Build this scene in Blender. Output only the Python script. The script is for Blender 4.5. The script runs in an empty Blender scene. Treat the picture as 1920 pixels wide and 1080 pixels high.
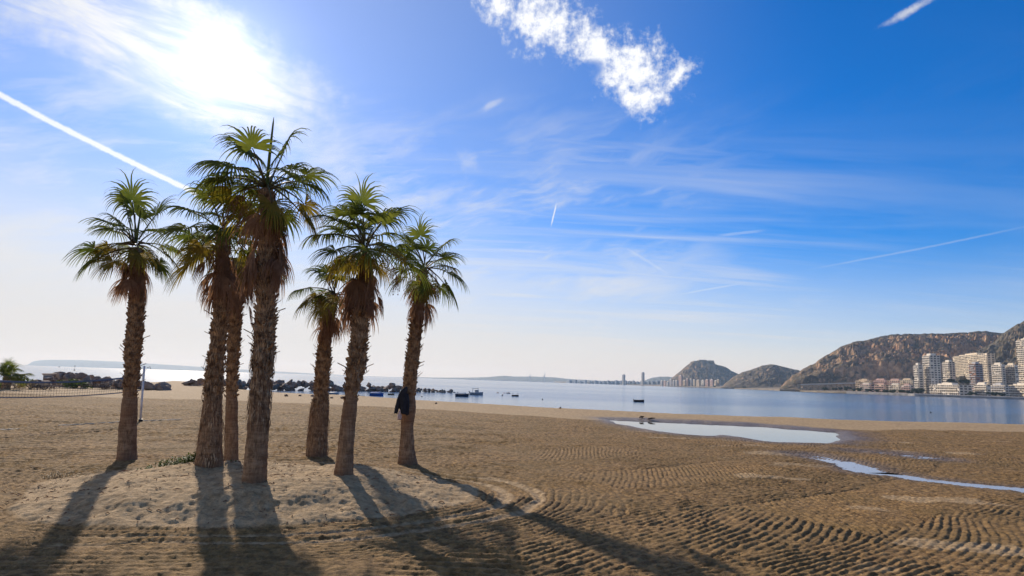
import bpy, bmesh, math, random
import numpy as np
from mathutils import Vector, Matrix

# ------------------------------------------------------------------ camera
scene = bpy.context.scene
COL = scene.collection
EYE = 2.0                      # metres above the combed sand
SEA = -0.55                    # sea level
F = 1180.0                     # focal length in photograph pixels (1920 wide)
PITCH = math.atan((714 - 540) / F)
ROLL = math.radians(1.85)
FW = Vector((0, math.cos(PITCH), math.sin(PITCH)))
UP0 = Vector((0, -math.sin(PITCH), math.cos(PITCH)))
RT = Vector((1, 0, 0)) * math.cos(ROLL) + UP0 * math.sin(ROLL)
UP = UP0 * math.cos(ROLL) - Vector((1, 0, 0)) * math.sin(ROLL)
CAM = Vector((0, 0, EYE))
cd = bpy.data.cameras.new('camera')
cam = bpy.data.objects.new('camera', cd)
COL.objects.link(cam)
cd.sensor_width = 36.0
cd.lens = F / 1920 * 36
cd.clip_start = 0.1
cd.clip_end = 60000
M = Matrix((RT, UP, -FW)).transposed().to_4x4()
M.translation = CAM
cam.matrix_world = M
scene.camera = cam

def ray(px, py):
    return FW + RT * ((px - 960) / F) + UP * ((540 - py) / F)
def on_z(px, py, z=0.0):
    d = ray(px, py)
    return CAM + d * ((z - CAM.z) / d.z)
def at_y(px, py, y):
    d = ray(px, py)
    return CAM + d * (y / d.y)

# ------------------------------------------------------------------ sky and sun
SUN_AZ, SUN_EL = math.radians(-27.0), math.radians(24.8)
SUN_DIR = Vector((math.sin(SUN_AZ) * math.cos(SUN_EL), math.cos(SUN_AZ) * math.cos(SUN_EL), math.sin(SUN_EL)))
scene.view_settings.view_transform = 'Standard'
scene.view_settings.look = 'None'
scene.view_settings.gamma = 1.0
scene.view_settings.use_curve_mapping = False
scene.view_settings.exposure = 0.0
SKY_STRENGTH = 0.11
SUN_STRENGTH = 5.0
sl = bpy.data.lights.new('sun', 'SUN')
sl.energy = SUN_STRENGTH
sl.angle = math.radians(0.6)
sl.color = (1.0, 0.90, 0.76)
so = bpy.data.objects.new('sun', sl)
COL.objects.link(so)
so.rotation_euler = SUN_DIR.to_track_quat('Z', 'Y').to_euler()
so.location = (-30, 60, 60)

class S:
    """a float socket with arithmetic, for writing node trees as formulas"""
    nt = None
    def __init__(s, sock): s.k = sock
    @staticmethod
    def op(o, *a, clamp=False):
        n = S.nt.nodes.new('ShaderNodeMath'); n.operation = o; n.use_clamp = clamp
        for i, v in enumerate(a):
            if isinstance(v, S): S.nt.links.new(v.k, n.inputs[i])
            else: n.inputs[i].default_value = float(v)
        return S(n.outputs[0])
    def __add__(s, o): return S.op('ADD', s, o)
    __radd__ = __add__
    def __sub__(s, o): return S.op('SUBTRACT', s, o)
    def __rsub__(s, o): return S.op('SUBTRACT', o, s)
    def __mul__(s, o): return S.op('MULTIPLY', s, o)
    __rmul__ = __mul__
    def __truediv__(s, o): return S.op('DIVIDE', s, o)
    def __pow__(s, o): return S.op('POWER', s, o)
    def abs(s): return S.op('ABSOLUTE', s)
    def max(s, o): return S.op('MAXIMUM', s, o)
    def min(s, o): return S.op('MINIMUM', s, o)
    def clamp(s): return S.op('ADD', s, 0.0, clamp=True)
def sstep(x, a, b):
    n = S.nt.nodes.new('ShaderNodeMapRange'); n.interpolation_type = 'SMOOTHSTEP'
    S.nt.links.new(x.k, n.inputs['Value'])
    n.inputs['From Min'].default_value = a; n.inputs['From Max'].default_value = b
    return S(n.outputs['Result'])
def combine(x, y, z=0.0):
    n = S.nt.nodes.new('ShaderNodeCombineXYZ')
    for i, v in enumerate((x, y, z)):
        if isinstance(v, S): S.nt.links.new(v.k, n.inputs[i])
        else: n.inputs[i].default_value = v
    return n.outputs[0]
def noise(vec, scale, detail=4.0, rough=0.55, dist=0.0, dim='3D'):
    n = S.nt.nodes.new('ShaderNodeTexNoise'); n.noise_dimensions = dim
    if vec is not None: S.nt.links.new(vec, n.inputs['Vector'])
    n.inputs['Scale'].default_value = scale; n.inputs['Detail'].default_value = detail
    n.inputs['Roughness'].default_value = rough; n.inputs['Distortion'].default_value = dist
    return S(n.outputs['Fac'])
def mixc(fac, a, b):
    n = S.nt.nodes.new('ShaderNodeMix'); n.data_type = 'RGBA'
    for key, v in ((0, fac), (6, a), (7, b)):
        if isinstance(v, S): S.nt.links.new(v.k, n.inputs[key])
        elif isinstance(v, bpy.types.NodeSocket): S.nt.links.new(v, n.inputs[key])
        elif key == 0: n.inputs[0].default_value = v
        else: n.inputs[key].default_value = (*v, 1)
    return n.outputs[2]

def build_world():
    w = bpy.data.worlds.new('World'); scene.world = w; w.use_nodes = True
    nt = w.node_tree; S.nt = nt; nt.nodes.clear()
    out = nt.nodes.new('ShaderNodeOutputWorld'); bg = nt.nodes.new('ShaderNodeBackground')
    nt.links.new(bg.outputs[0], out.inputs[0])
    sky = nt.nodes.new('ShaderNodeTexSky'); sky.sky_type = 'NISHITA'; sky.sun_disc = False
    sky.sun_elevation = SUN_EL; sky.sun_rotation = SUN_AZ; sky.altitude = 0
    sky.air_density = 1.0; sky.dust_density = 0.15; sky.ozone_density = 3.0
    hs = nt.nodes.new('ShaderNodeHueSaturation'); hs.inputs['Saturation'].default_value = 1.85
    tint = nt.nodes.new('ShaderNodeVectorMath'); tint.operation = 'MULTIPLY'; tint.inputs[1].default_value = (0.82, 0.94, 1.27)
    nt.links.new(sky.outputs[0], tint.inputs[0]); nt.links.new(tint.outputs[0], hs.inputs['Color'])
    tc = nt.nodes.new('ShaderNodeTexCoord')
    sep = nt.nodes.new('ShaderNodeSeparateXYZ'); nt.links.new(tc.outputs['Generated'], sep.inputs[0])
    x, y, z = (S(sep.outputs[i]) for i in range(3))
    az = S.op('ARCTAN2', x, y) * 57.2958
    el = S.op('ARCSINE', z) * 57.2958
    cosg = (x * SUN_DIR.x + y * SUN_DIR.y + z * SUN_DIR.z).max(0.0)
    zz = z.max(0.0) + 0.10
    q = combine(x / zz, y / zz, 0.0)                       # cloud layers seen as a high flat sheet
    ae = combine(az, el, 0.0)
    fine = noise(ae, 0.55, 5, 0.62)
    mid = noise(ae, 0.16, 2, 0.6)
    wisp = noise(ae, 1.6, 4, 0.68)
    def line(p, r):                                        # signed distance along and across a segment (degrees)
        (a0, e0), (a1, e1) = p
        dx, dy = a1 - a0, e1 - e0; L = math.hypot(dx, dy); dx /= L; dy /= L
        t = ((az - a0) * dx + (el - e0) * dy)
        c = ((az - a0) * (-dy) + (el - e0) * dx)
        return t, c, L
    def ell(c, a, b, ang, n, amt):                         # ragged ellipse, 1 inside to 0 outside
        ca, sa = math.cos(math.radians(ang)), math.sin(math.radians(ang))
        u = ((az - c[0]) * ca + (el - c[1]) * sa) / a
        v = ((el - c[1]) * ca - (az - c[0]) * sa) / b
        return 1.0 - (u * u + v * v) ** 0.5 + (n - 0.5) * amt
    # the broken white cloud
    rag = fine * 0.65 + wisp * 0.35
    c1 = ell((2.2, 31.4), 6.0, 3.0, -14, rag, 3.2)
    for c, a, b, an in (((7.4, 29.2), 4.4, 2.4, -25), ((10.8, 27.6), 5.2, 3.3, -20), ((11.8, 25.2), 3.2, 2.0, 0), ((15.0, 26.6), 2.4, 1.2, 35), ((-1.8, 32.3), 3.0, 1.8, -15)):
        c1 = c1.max(ell(c, a, b, an, rag, 3.2))
    hole = ell((6.6, 27.4), 1.9, 1.0, 20, rag, 1.6)
    c1 = sstep(c1, -0.02, 0.95) * (1.0 - 0.8 * sstep(hole, 0.0, 0.5))
    c2 = sstep(ell((33.9, 28.5), 2.5, 0.5, 16, rag, 1.7), 0.05, 0.9) * 0.7
    c3 = sstep(ell((-2.6, 24.5), 1.9, 0.42, 27, rag, 1.8), 0.1, 1.0) * 0.4
    c4 = sstep(ell((-4.5, 19.5), 2.0, 1.2, -20, rag, 2.2), 0.1, 1.1) * 0.3
    # contrails
    def trail(p, wid, strength, fade=0.12):
        t, c, L = line(p, wid)
        c = c + (wisp - 0.5) * wid * 0.8 + (mid - 0.5) * wid * 0.8
        body = 1.0 - sstep(c.abs(), wid * 0.35, wid)
        ends = sstep(t, 0.0, L * fade) * (1.0 - sstep(t, L * (1 - fade), L))
        return body * ends * strength
    tr = trail(((-47.0, 20.6), (-26.5, 13.95)), 0.29, 0.8, 0.03)
    for p, wd, st in ((((3.95, 16.3), (3.4, 13.9)), 0.09, 0.7), (((24.5, 9.75), (41.5, 12.2)), 0.10, 0.16), (((14.6, 7.95), (20.6, 8.95)), 0.10, 0.22),
                      (((18.0, 13.05), (22.6, 13.35)), 0.16, 0.2), (((10.0, 12.4), (14.5, 9.6)), 0.16, 0.16)):
        tr = tr.max(trail(p, wd, st, 0.3))
    # streaked cirrus across the sun
    t, c, L = line(((-44.0, 25.7), (-15.5, 22.2)), 1)
    rot = combine(t * 0.10, c * 0.55, 3.0)
    st = noise(rot, 1.0, 5, 0.62, 0.6)
    band = ell((-30.0, 24.6), 16.0, 5.6, -9, fine * 0.5 + mid * 0.5, 1.3)
    cir = sstep(band, 0.0, 0.6) * (0.25 + 0.75 * sstep(st, 0.32, 0.64)) * 0.95
    # thin high veil, thickening to the horizon and towards the sun
    sv = noise(q, 0.55, 4, 0.6, 0.8)
    qs = nt.nodes.new('ShaderNodeMapping'); qs.inputs['Rotation'].default_value = (0, 0, math.radians(35)); qs.inputs['Scale'].default_value = (0.25, 1.5, 1)
    nt.links.new(q, qs.inputs[0])
    stv = noise(qs.outputs[0], 1.1, 5, 0.62, 0.5)
    veil = sstep(stv, 0.40, 0.72) * (1.0 - sstep(el, 11.0, 25.0)) * (1.0 - 0.85 * sstep(az, 12.0, 38.0)) * 0.8
    qt = nt.nodes.new('ShaderNodeMapping'); qt.inputs['Rotation'].default_value = (0, 0, math.radians(-28)); qt.inputs['Scale'].default_value = (0.5, 2.6, 1)
    nt.links.new(q, qt.inputs[0])
    stw = noise(qt.outputs[0], 1.0, 5, 0.66, 0.3)
    veil = veil.max(sstep(stw, 0.50, 0.78) * (1.0 - sstep(el, 18.0, 30.0)) * (1.0 - 0.9 * sstep(az, 6.0, 30.0)) * 0.65)
    veil = veil.max(sstep(sv, 0.5, 0.8) * (1.0 - sstep(el, 16.0, 30.0)) * (1.0 - sstep(az, -4.0, 22.0)) * 0.35)
    wr = combine(az * 0.055 + el * 0.075, el * 0.26 - az * 0.085 + (mid - 0.5) * 0.5, 7.0)
    dia = noise(wr, 1.0, 5, 0.64, 0.25)
    veil = veil.max(sstep(dia, 0.40, 0.74) * (1.0 - sstep(el, 15.0, 28.0)) * (1.0 - 0.92 * sstep(az, 2.0, 28.0)) * 0.72)
    edge = el + (stv - 0.5) * 10.0 + sstep(az, -42.0, 38.0) * 6.2
    low = (1.0 - sstep(edge, 5.0, 19.0)) * 0.93
    thin = (1.0 - sstep(az, -22.0, 30.0)) * 0.30
    alpha = 1.0 - (1.0 - c1 * 0.97) * (1.0 - c2) * (1.0 - c3) * (1.0 - c4) * (1.0 - tr) * (1.0 - cir) * (1.0 - veil) * (1.0 - low) * (1.0 - thin)
    # thin ice cloud scatters forward: brighter towards the sun
    fwd = 7.6 + 2.4 * c1 + 2.0 * tr + 1.6 * cosg ** 40.0 + 3.5 * cosg ** 260.0 + 22.0 * cosg ** 2600.0
    cc = nt.nodes.new('ShaderNodeVectorMath'); cc.operation = 'SCALE'
    warm = mixc(1.0 - sstep(el, 0.0, 12.0), (0.97, 0.98, 1.0), (0.95, 0.90, 0.86))
    nt.links.new(warm, cc.inputs[0]); nt.links.new(fwd.k, cc.inputs['Scale'])
    # aureole of the sun through the thin veil
    glow = 22.0 * cosg ** 2600.0 + 2.6 * cosg ** 220.0 + 0.8 * cosg ** 40.0
    gl = nt.nodes.new('ShaderNodeVectorMath'); gl.operation = 'SCALE'; gl.inputs[0].default_value = (1.0, 0.97, 0.93)
    nt.links.new(glow.k, gl.inputs['Scale'])
    ad = nt.nodes.new('ShaderNodeVectorMath'); ad.operation = 'ADD'
    nt.links.new(hs.outputs[0], ad.inputs[0]); nt.links.new(gl.outputs[0], ad.inputs[1])
    col = mixc(alpha.clamp(), ad.outputs[0], cc.outputs[0])
    nt.links.new(col, bg.inputs['Color'])
    bg.inputs['Strength'].default_value = SKY_STRENGTH
build_world()
cy = scene.cycles
cy.use_denoising = True
cy.max_bounces = 4; cy.diffuse_bounces = 2; cy.glossy_bounces = 2; cy.transmission_bounces = 3
cy.transparent_max_bounces = 8; cy.volume_bounces = 0
cy.sample_clamp_indirect = 6.0
cy.caustics_reflective = False; cy.caustics_refractive = False

# ------------------------------------------------------------------ helpers
rng = random.Random(7)
def _hash(ix, iy, iz, seed):
    h = (ix.astype(np.int64) * 374761393 + iy.astype(np.int64) * 668265263 + iz.astype(np.int64) * 2147483647 + seed * 974711) & 0xffffffff
    h = ((h ^ (h >> 13)) * 1274126177) & 0xffffffff
    h = ((h ^ (h >> 16)) * 2246822519) & 0xffffffff
    return ((h ^ (h >> 15)) & 0xffff) / 65535.0
def vnoise(x, y, z=None, seed=0):
    """smooth value noise, -1..1"""
    x = np.asarray(x, float); y = np.asarray(y, float)
    ix, iy = np.floor(x), np.floor(y); fx, fy = x - ix, y - iy
    fx = fx * fx * fx * (fx * (fx * 6 - 15) + 10); fy = fy * fy * fy * (fy * (fy * 6 - 15) + 10)
    if z is None:
        zz = np.zeros_like(ix)
        a = _hash(ix, iy, zz, seed); b = _hash(ix + 1, iy, zz, seed); c = _hash(ix, iy + 1, zz, seed); d = _hash(ix + 1, iy + 1, zz, seed)
        return (a + (b - a) * fx + (c - a) * fy + (a - b - c + d) * fx * fy) * 2 - 1
    z = np.asarray(z, float); iz = np.floor(z); fz = z - iz; fz = fz * fz * (3 - 2 * fz)
    def lay(k):
        a = _hash(ix, iy, iz + k, seed); b = _hash(ix + 1, iy, iz + k, seed); c = _hash(ix, iy + 1, iz + k, seed); d = _hash(ix + 1, iy + 1, iz + k, seed)
        return a + (b - a) * fx + (c - a) * fy + (a - b - c + d) * fx * fy
    l0 = lay(0)
    return (l0 + (lay(1) - l0) * fz) * 2 - 1
def fbm(x, y, octs=4, seed=0, gain=0.5):
    v = 0; a = 1; s = 0
    for o in range(octs):
        v = v + a * vnoise(x * 2 ** o + 17.3 * o, y * 2 ** o - 9.1 * o, None, seed + o); s += a; a *= gain
    return v / s
def smooth(x, a, b):
    t = np.clip((x - a) / (b - a), 0, 1)
    return t * t * (3 - 2 * t)

def mesh_obj(name, verts, faces, mats=None, parent=None, smooth_shade=False, mi=None):
    me = bpy.data.meshes.new(name)
    me.from_pydata([tuple(v) for v in verts], [], faces)
    for m in ([mats] if isinstance(mats, bpy.types.Material) else (mats or [])): me.materials.append(m)
    if mi is not None: me.polygons.foreach_set('material_index', mi)
    if smooth_shade: me.polygons.foreach_set('use_smooth', [True] * len(me.polygons))
    me.update()
    return link(name, me, parent)
def link(name, me, parent=None):
    o = bpy.data.objects.new(name, me); COL.objects.link(o)
    if parent is not None: o.parent = parent
    return o
def tag(o, label=None, cat=None, group=None, kind=None):
    if label: o['label'] = label
    if cat: o['category'] = cat
    if group: o['group'] = group
    if kind: o['kind'] = kind
    return o
def thing(name, loc, label, cat, group=None, rz=0.0):
    o = link(name, None); o.location = loc; o.rotation_euler = (0, 0, rz)
    return tag(o, label, cat, group)
class MB:
    """collects simple shapes into one mesh"""
    def __init__(s): s.v = []; s.f = []; s.m = []
    def add(s, vs, fs, mat=0):
        b = len(s.v); s.v += [tuple(v) for v in vs]; s.f += [tuple(b + i for i in f) for f in fs]; s.m += [mat] * len(fs)
    def box(s, c, size, rz=0.0, mat=0, taper=1.0):
        cx, cy, cz = c; hx, hy, hz = (k / 2 for k in size); ca, sa = math.cos(rz), math.sin(rz)
        vs = []
        for sz in (-1, 1):
            k = taper if sz > 0 else 1.0
            for sx, sy in ((-1, -1), (1, -1), (1, 1), (-1, 1)):
                lx, ly = sx * hx * k, sy * hy * k
                vs.append((cx + lx * ca - ly * sa, cy + lx * sa + ly * ca, cz + sz * hz))
        s.add(vs, [(0, 3, 2, 1), (4, 5, 6, 7), (0, 1, 5, 4), (1, 2, 6, 5), (2, 3, 7, 6), (3, 0, 4, 7)], mat)
    def tube(s, pts, rad, n=6, mat=0, cap=True):
        pts = [Vector(p) for p in pts]; rad = rad if isinstance(rad, (list, tuple)) else [rad] * len(pts)
        vs = []
        prev = None
        for i, p in enumerate(pts):
            d = (pts[min(i + 1, len(pts) - 1)] - pts[max(i - 1, 0)]).normalized()
            a = d.cross(Vector((0, 0, 1)) if abs(d.z) < 0.9 else Vector((1, 0, 0))) if prev is None else prev - d * prev.dot(d)
            a.normalize(); prev = a; b = d.cross(a)
            vs += [p + (a * math.cos(2 * math.pi * k / n) + b * math.sin(2 * math.pi * k / n)) * rad[i] for k in range(n)]
        fs = [(i * n + k, i * n + (k + 1) % n, (i + 1) * n + (k + 1) % n, (i + 1) * n + k) for i in range(len(pts) - 1) for k in range(n)]
        if cap: fs += [tuple(range(n))[::-1], tuple((len(pts) - 1) * n + k for k in range(n))]
        s.add(vs, fs, mat)
    def mesh(s, name, mats, smooth_shade=False):
        me = bpy.data.meshes.new(name); me.from_pydata(s.v, [], s.f)
        for m in (mats if isinstance(mats, (list, tuple)) else [mats]): me.materials.append(m)
        me.polygons.foreach_set('material_index', s.m)
        if smooth_shade: me.polygons.foreach_set('use_smooth', [True] * len(s.f))
        me.update(); return me
    def build(s, name, mats, parent=None, smooth_shade=False):
        return link(name, s.mesh(name, mats, smooth_shade), parent)

def material(name, rough=0.8):
    m = bpy.data.materials.new(name); m.use_nodes = True; S.nt = m.node_tree
    b = m.node_tree.nodes['Principled BSDF']; b.inputs['Roughness'].default_value = rough
    b.inputs['Specular IOR Level'].default_value = 0.25
    return m, b
def setc(b, col, key='Base Color'):
    if isinstance(col, bpy.types.NodeSocket): S.nt.links.new(col, b.inputs[key])
    else: b.inputs[key].default_value = (*col, 1)
def coords(kind='Object', scale=None):
    tc = S.nt.nodes.new('ShaderNodeTexCoord'); o = tc.outputs[kind]
    if scale:
        mp = S.nt.nodes.new('ShaderNodeMapping'); mp.inputs['Scale'].default_value = scale
        S.nt.links.new(o, mp.inputs[0]); o = mp.outputs[0]
    return o
def world_pos(scale=None):
    g = S.nt.nodes.new('ShaderNodeNewGeometry'); o = g.outputs['Position']
    if scale:
        mp = S.nt.nodes.new('ShaderNodeMapping'); mp.inputs['Scale'].default_value = scale
        S.nt.links.new(o, mp.inputs[0]); o = mp.outputs[0]
    return o
def bump(b, h, strength=0.5, dist=0.02):
    n = S.nt.nodes.new('ShaderNodeBump'); n.inputs['Strength'].default_value = strength; n.inputs['Distance'].default_value = dist
    S.nt.links.new(h.k, n.inputs['Height']); S.nt.links.new(n.outputs[0], b.inputs['Normal'])
def plain(name, col, rough=0.8, var=0.25, scale=3.0, metal=0.0):
    """a colour with a little mottling"""
    m, b = material(name, rough); n = noise(coords(), scale, 5, 0.6)
    setc(b, mixc(sstep(n, 0.3, 0.7), tuple(c * (1 - var) for c in col), tuple(min(1, c * (1 + var)) for c in col)))
    b.inputs['Metallic'].default_value = metal
    return m

# ------------------------------------------------------------------ beach
SHORE_PX = [(-900, 712), (0, 722), (200, 724), (290, 723), (325, 719), (415, 722), (436, 736), (502, 743), (600, 747), (690, 751), (780, 758), (1000, 771), (1240, 783), (1560, 795), (1920, 803), (2600, 823)]
_sh = [on_z(px, py, SEA) for px, py in SHORE_PX]
SH_T = np.array([p.x / p.y for p in _sh]); SH_Y = np.array([min(p.y, 118.0) for p in _sh])
MC = (-4.35, 10.95)                              # middle of the palm mound
def mound_e(X, Y):
    dx, dy = X - MC[0], Y - MC[1]
    a = np.where(dx < 0, 3.75, 3.7); b = np.where(dy < 0, 2.6, 3.2)
    th = np.arctan2(dy, dx)
    wob = 1 + 0.05 * np.sin(3 * th + 1) + 0.04 * np.sin(5 * th) + 0.05 * fbm(X * 0.8, Y * 0.8, 4, 5)
    return np.sqrt((dx / a) ** 2 + (dy / b) ** 2) / wob
PUD = [on_z(px, py, -0.06) for px, py in ((1143, 786), (1200, 788), (1300, 792), (1420, 798), (1560, 809), (1572, 824), (1530, 830), (1440, 829), (1400, 822), (1350, 814), (1320, 818), (1250, 812), (1190, 800))]
STREAK = [[on_z(px, py, 0) for px, py in ((1505, 851), (1560, 862), (1605, 872), (1632, 885))], [on_z(px, py, 0) for px, py in ((1648, 884), (1720, 896), (1800, 905), (1925, 917), (2100, 930))],
          [on_z(px, py, 0) for px, py in ((1618, 846), (1680, 850), (1735, 858))]]
def poly_dist(X, Y, poly):
    """signed distance to a closed polygon, negative inside"""
    d = np.full(X.shape, 1e9); ins = np.zeros(X.shape, bool); n = len(poly)
    for i in range(n):
        ax, ay = poly[i].x, poly[i].y; bx, by = poly[(i + 1) % n].x, poly[(i + 1) % n].y
        t = np.clip(((X - ax) * (bx - ax) + (Y - ay) * (by - ay)) / ((bx - ax) ** 2 + (by - ay) ** 2), 0, 1)
        d = np.minimum(d, np.hypot(X - ax - t * (bx - ax), Y - ay - t * (by - ay)))
        c = ((ay > Y) != (by > Y)) & (X < (bx - ax) * (Y - ay) / (by - ay + 1e-12) + ax); ins ^= c
    return np.where(ins, -d, d)
def line_dist(X, Y, pts):
    d = np.full(X.shape, 1e9)
    for a, b in zip(pts[:-1], pts[1:]):
        t = np.clip(((X - a.x) * (b.x - a.x) + (Y - a.y) * (b.y - a.y)) / ((b.x - a.x) ** 2 + (b.y - a.y) ** 2), 0, 1)
        d = np.minimum(d, np.hypot(X - a.x - t * (b.x - a.x), Y - a.y - t * (b.y - a.y)))
    return d
PALM_XY = [(p.x, p.y) for p in (on_z(px, py, 0.2) for px, py in ((238, 862), (392, 872), (434, 866), (477, 903), (594, 856), (644, 889), (764, 870)))]
PUD_Z, STREAK_Z = -0.085, -0.030
_bd = [on_z(px, py, 0) for px, py in ((-900, 728), (0, 736), (200, 745), (400, 749), (600, 757), (780, 767), (1000, 779), (1240, 795), (1560, 805), (1920, 809), (2600, 826))]
BAND_T = np.array([p.x / p.y for p in _bd]); BAND_Y = np.array([p.y for p in _bd])
def ground(X, Y, detail=True):
    """height of the beach and masks: dry pale sand, wet sand"""
    X = np.asarray(X, float); Y = np.asarray(Y, float)
    r = np.hypot(X, Y)
    Yp = np.maximum(Y, 5.0)
    ys = np.interp(X / Yp, SH_T, SH_Y) + 0.9 * fbm(X * 0.11, Y * 0.02, 3, 40) + 0.25 * fbm(X * 0.6, Y * 0.1, 2, 41)
    to = ys - Y                                              # metres of beach left before the water
    z = SEA * (1 - smooth(to, 0.0, 7.5)) - np.clip(-to, 0, 12) * 0.10
    z = z + 0.13 * np.exp(-((to - 8.5) / 4.0) ** 2) * (1 + 0.4 * fbm(X * 0.2, Y * 0.2, 2, 3))
    z = z + 0.03 * fbm(X * 0.25, Y * 0.25, 3, 11) * smooth(to, 2, 9)
    e = mound_e(X, Y)
    inm = 1 - smooth(e, 0.94, 1.03)
    z = z + 0.30 * (1 - smooth(e, 0.35, 1.06)) + inm * (0.08 * fbm(X * 0.8, Y * 0.8, 4, 21) + 0.045 * fbm(X * 2.3 + 4, Y * 2.3, 3, 22))
    for bx, by in PALM_XY:
        z = z + 0.07 * np.exp(-((X - bx) ** 2 + (Y - by) ** 2) / 0.30)
    dry_edge = 11.0 + 3.2 * fbm(X * 0.09, Y * 0.06, 3, 60)
    yd = np.interp(X / Yp, BAND_T, BAND_Y) * (1 + 0.035 * fbm(X * 0.25, Y * 0.05, 3, 60))
    shore = smooth(Y / yd, 0.965, 1.03)
    pd = poly_dist(X, Y, PUD) + 0.35 * fbm(X * 0.7, Y * 0.35, 3, 71)
    comb = (1 - inm) * (1 - shore) * smooth(pd, 0.1, 1.2)
    z = z - 0.15 * (1 - smooth(pd, -0.5, 0.75))
    sd = np.minimum.reduce([line_dist(X, Y, s) * k for s, k in zip(STREAK, (1.0, 1.3, 0.8))]) + 0.18 * fbm(X * 1.3, Y * 0.8, 3, 73)
    wetline = 1 - smooth(sd, 0.25, 0.75)
    z = z - 0.045 * wetline
    # combing: rings round the mound, lanes to the right, straight lines behind
    wx, wy = X + 0.22 * fbm(X * 0.35, Y * 0.35, 2, 31), Y + 0.22 * fbm(X * 0.35 + 9, Y * 0.35, 2, 32)
    dx, dy = wx - MC[0], wy - MC[1]
    ringr = (e - 1) * 3.5
    bend = 0.10 * (wx - 2) ** 2 / (1 + 0.02 * (wx - 2) ** 2)
    ca, sa = math.cos(math.radians(33)), math.sin(math.radians(33))
    along = wx * ca + wy * sa; across = -wx * sa + wy * ca - 0.014 * (along - 10) ** 2
    lane = np.floor((across - 3.0) / 2.1); seg = np.floor((along + lane * 3.7) / 6.5)
    hh = _hash(lane, seg, lane * 0, 5)
    inlane = ((across - 3.0) / 2.1) % 1.0
    th = np.where(hh > 0.72, math.radians(48), np.where(hh > 0.42, math.radians(20), 0.0)) * np.where(np.abs(lane) % 2 == 1, 1.0, 0.25)
    ph_lane = (-(along) * np.sin(th) + across * np.cos(th)) / 0.115
    ph_ring = ringr / 0.14
    ph_back = (wy + 0.06 * wx + 0.012 * (wx + 4) ** 2) / 0.17
    front = wy < MC[1] - 1.5
    ph_front = (wy - 0.10 * wx + 0.02 * (wx + 3) ** 2) / 0.18
    use_ring = (ringr > 0) & (ringr < 1.5 + 0.9 * smooth(dx, 0, 4))
    right = (wx > 0.2 + 0.35 * fbm(X * 0.3, Y * 0.3, 2, 44)) | (wx + 0.45 * (wy - 15) > 4.5)
    ph = np.where(use_ring, ph_ring, np.where(right, ph_lane, np.where(front, ph_front, ph_back)))
    ph = ph + 0.30 * fbm(X * 0.9, Y * 0.9, 2, 51) + 0.16 * fbm(X * 4, Y * 4, 2, 52)
    dry = np.clip(inm * (0.85 + 0.4 * fbm(X * 0.7, Y * 0.9, 3, 61)) + shore * 0.95, 0, 1)
    rut = np.exp(-((ringr - 0.42) / 0.12) ** 2) + np.exp(-((ringr - 0.95) / 0.13) ** 2) * (dx > -1)
    rut = rut * smooth(dx, -2.5, 1.0) * comb
    if detail:
        lod = 1 - smooth(r, 26, 50)
        saw = np.sin(2 * math.pi * ph); saw = (saw + 0.35 * np.sin(4 * math.pi * ph + 0.8)) * np.clip(0.85 + 0.8 * fbm(X * 2.6, Y * 2.6, 3, 58), 0.3, 1.4)
        patch = np.clip(0.75 + 0.9 * fbm(X * 0.5, Y * 0.5, 2, 57), 0.15, 1.6)
        clod = 1 - np.abs(fbm(X * 5.5, Y * 5.5, 3, 81, 0.6)) * 2
        clod2 = fbm(X * 12, Y * 12, 3, 85, 0.65)
        z = z + comb * 0.028 * fbm(X * 1.9, Y * 2.4, 3, 87) * smooth(r, 12, 28)
        rows = np.sin(2 * math.pi * (wy + 0.05 * wx + 0.10 * fbm(X * 0.8, Y * 0.8, 2, 88)) / 0.34) * np.clip(0.7 + 1.3 * fbm(X * 0.55, Y * 1.3, 3, 89), 0, 1.5)
        z = z + comb * 0.020 * rows * smooth(r, 12, 19) * ~right
        z = z + comb * 0.012 * rows * smooth(r, 18, 30) * right
        boundary = np.exp(-(np.minimum(inlane, 1 - inlane) / 0.05) ** 2) * right * ~use_ring
        z = z + comb * lod * (0.0068 * saw * patch * np.where(right & ~use_ring, 1.0, 1.7) * (1 - 0.7 * np.clip(rut, 0, 1)) + (0.017 * clod * (0.65 + 0.35 * saw) + 0.018 * clod2) * np.where(right & ~use_ring, 0.85, 0.7) - 0.012 * boundary)
        z = z - 0.045 * rut
        z = z + inm * (0.016 * clod2 + 0.010 * clod) + shore * 0.02 * fbm(X * 2.2, Y * 1.1, 3, 91) * smooth(to, 0.3, 2.0)
    pale = 0.85 * np.clip(rut, 0, 1) + 0.5 * wetline * 0
    pat = smooth(fbm(X * 0.5, Y * 0.8, 3, 95), 0.34, 0.6) * smooth(X, 2, 6) * 0.6
    dry = np.clip(dry + pale + pat * comb, 0, 1)
    wet = np.clip((1 - smooth(pd + 0.5 * fbm(X * 0.8, Y * 0.5, 3, 76), 0.2, 2.6)) + (1 - smooth(sd, 0.3, 1.5)) * 0.8 + (1 - smooth(to, 0.2, 1.6)), 0, 1)
    return z, dry, wet
def gz(x, y):
    z, _, _ = ground(np.array([x]), np.array([y]), False)
    return float(z[0])

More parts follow.
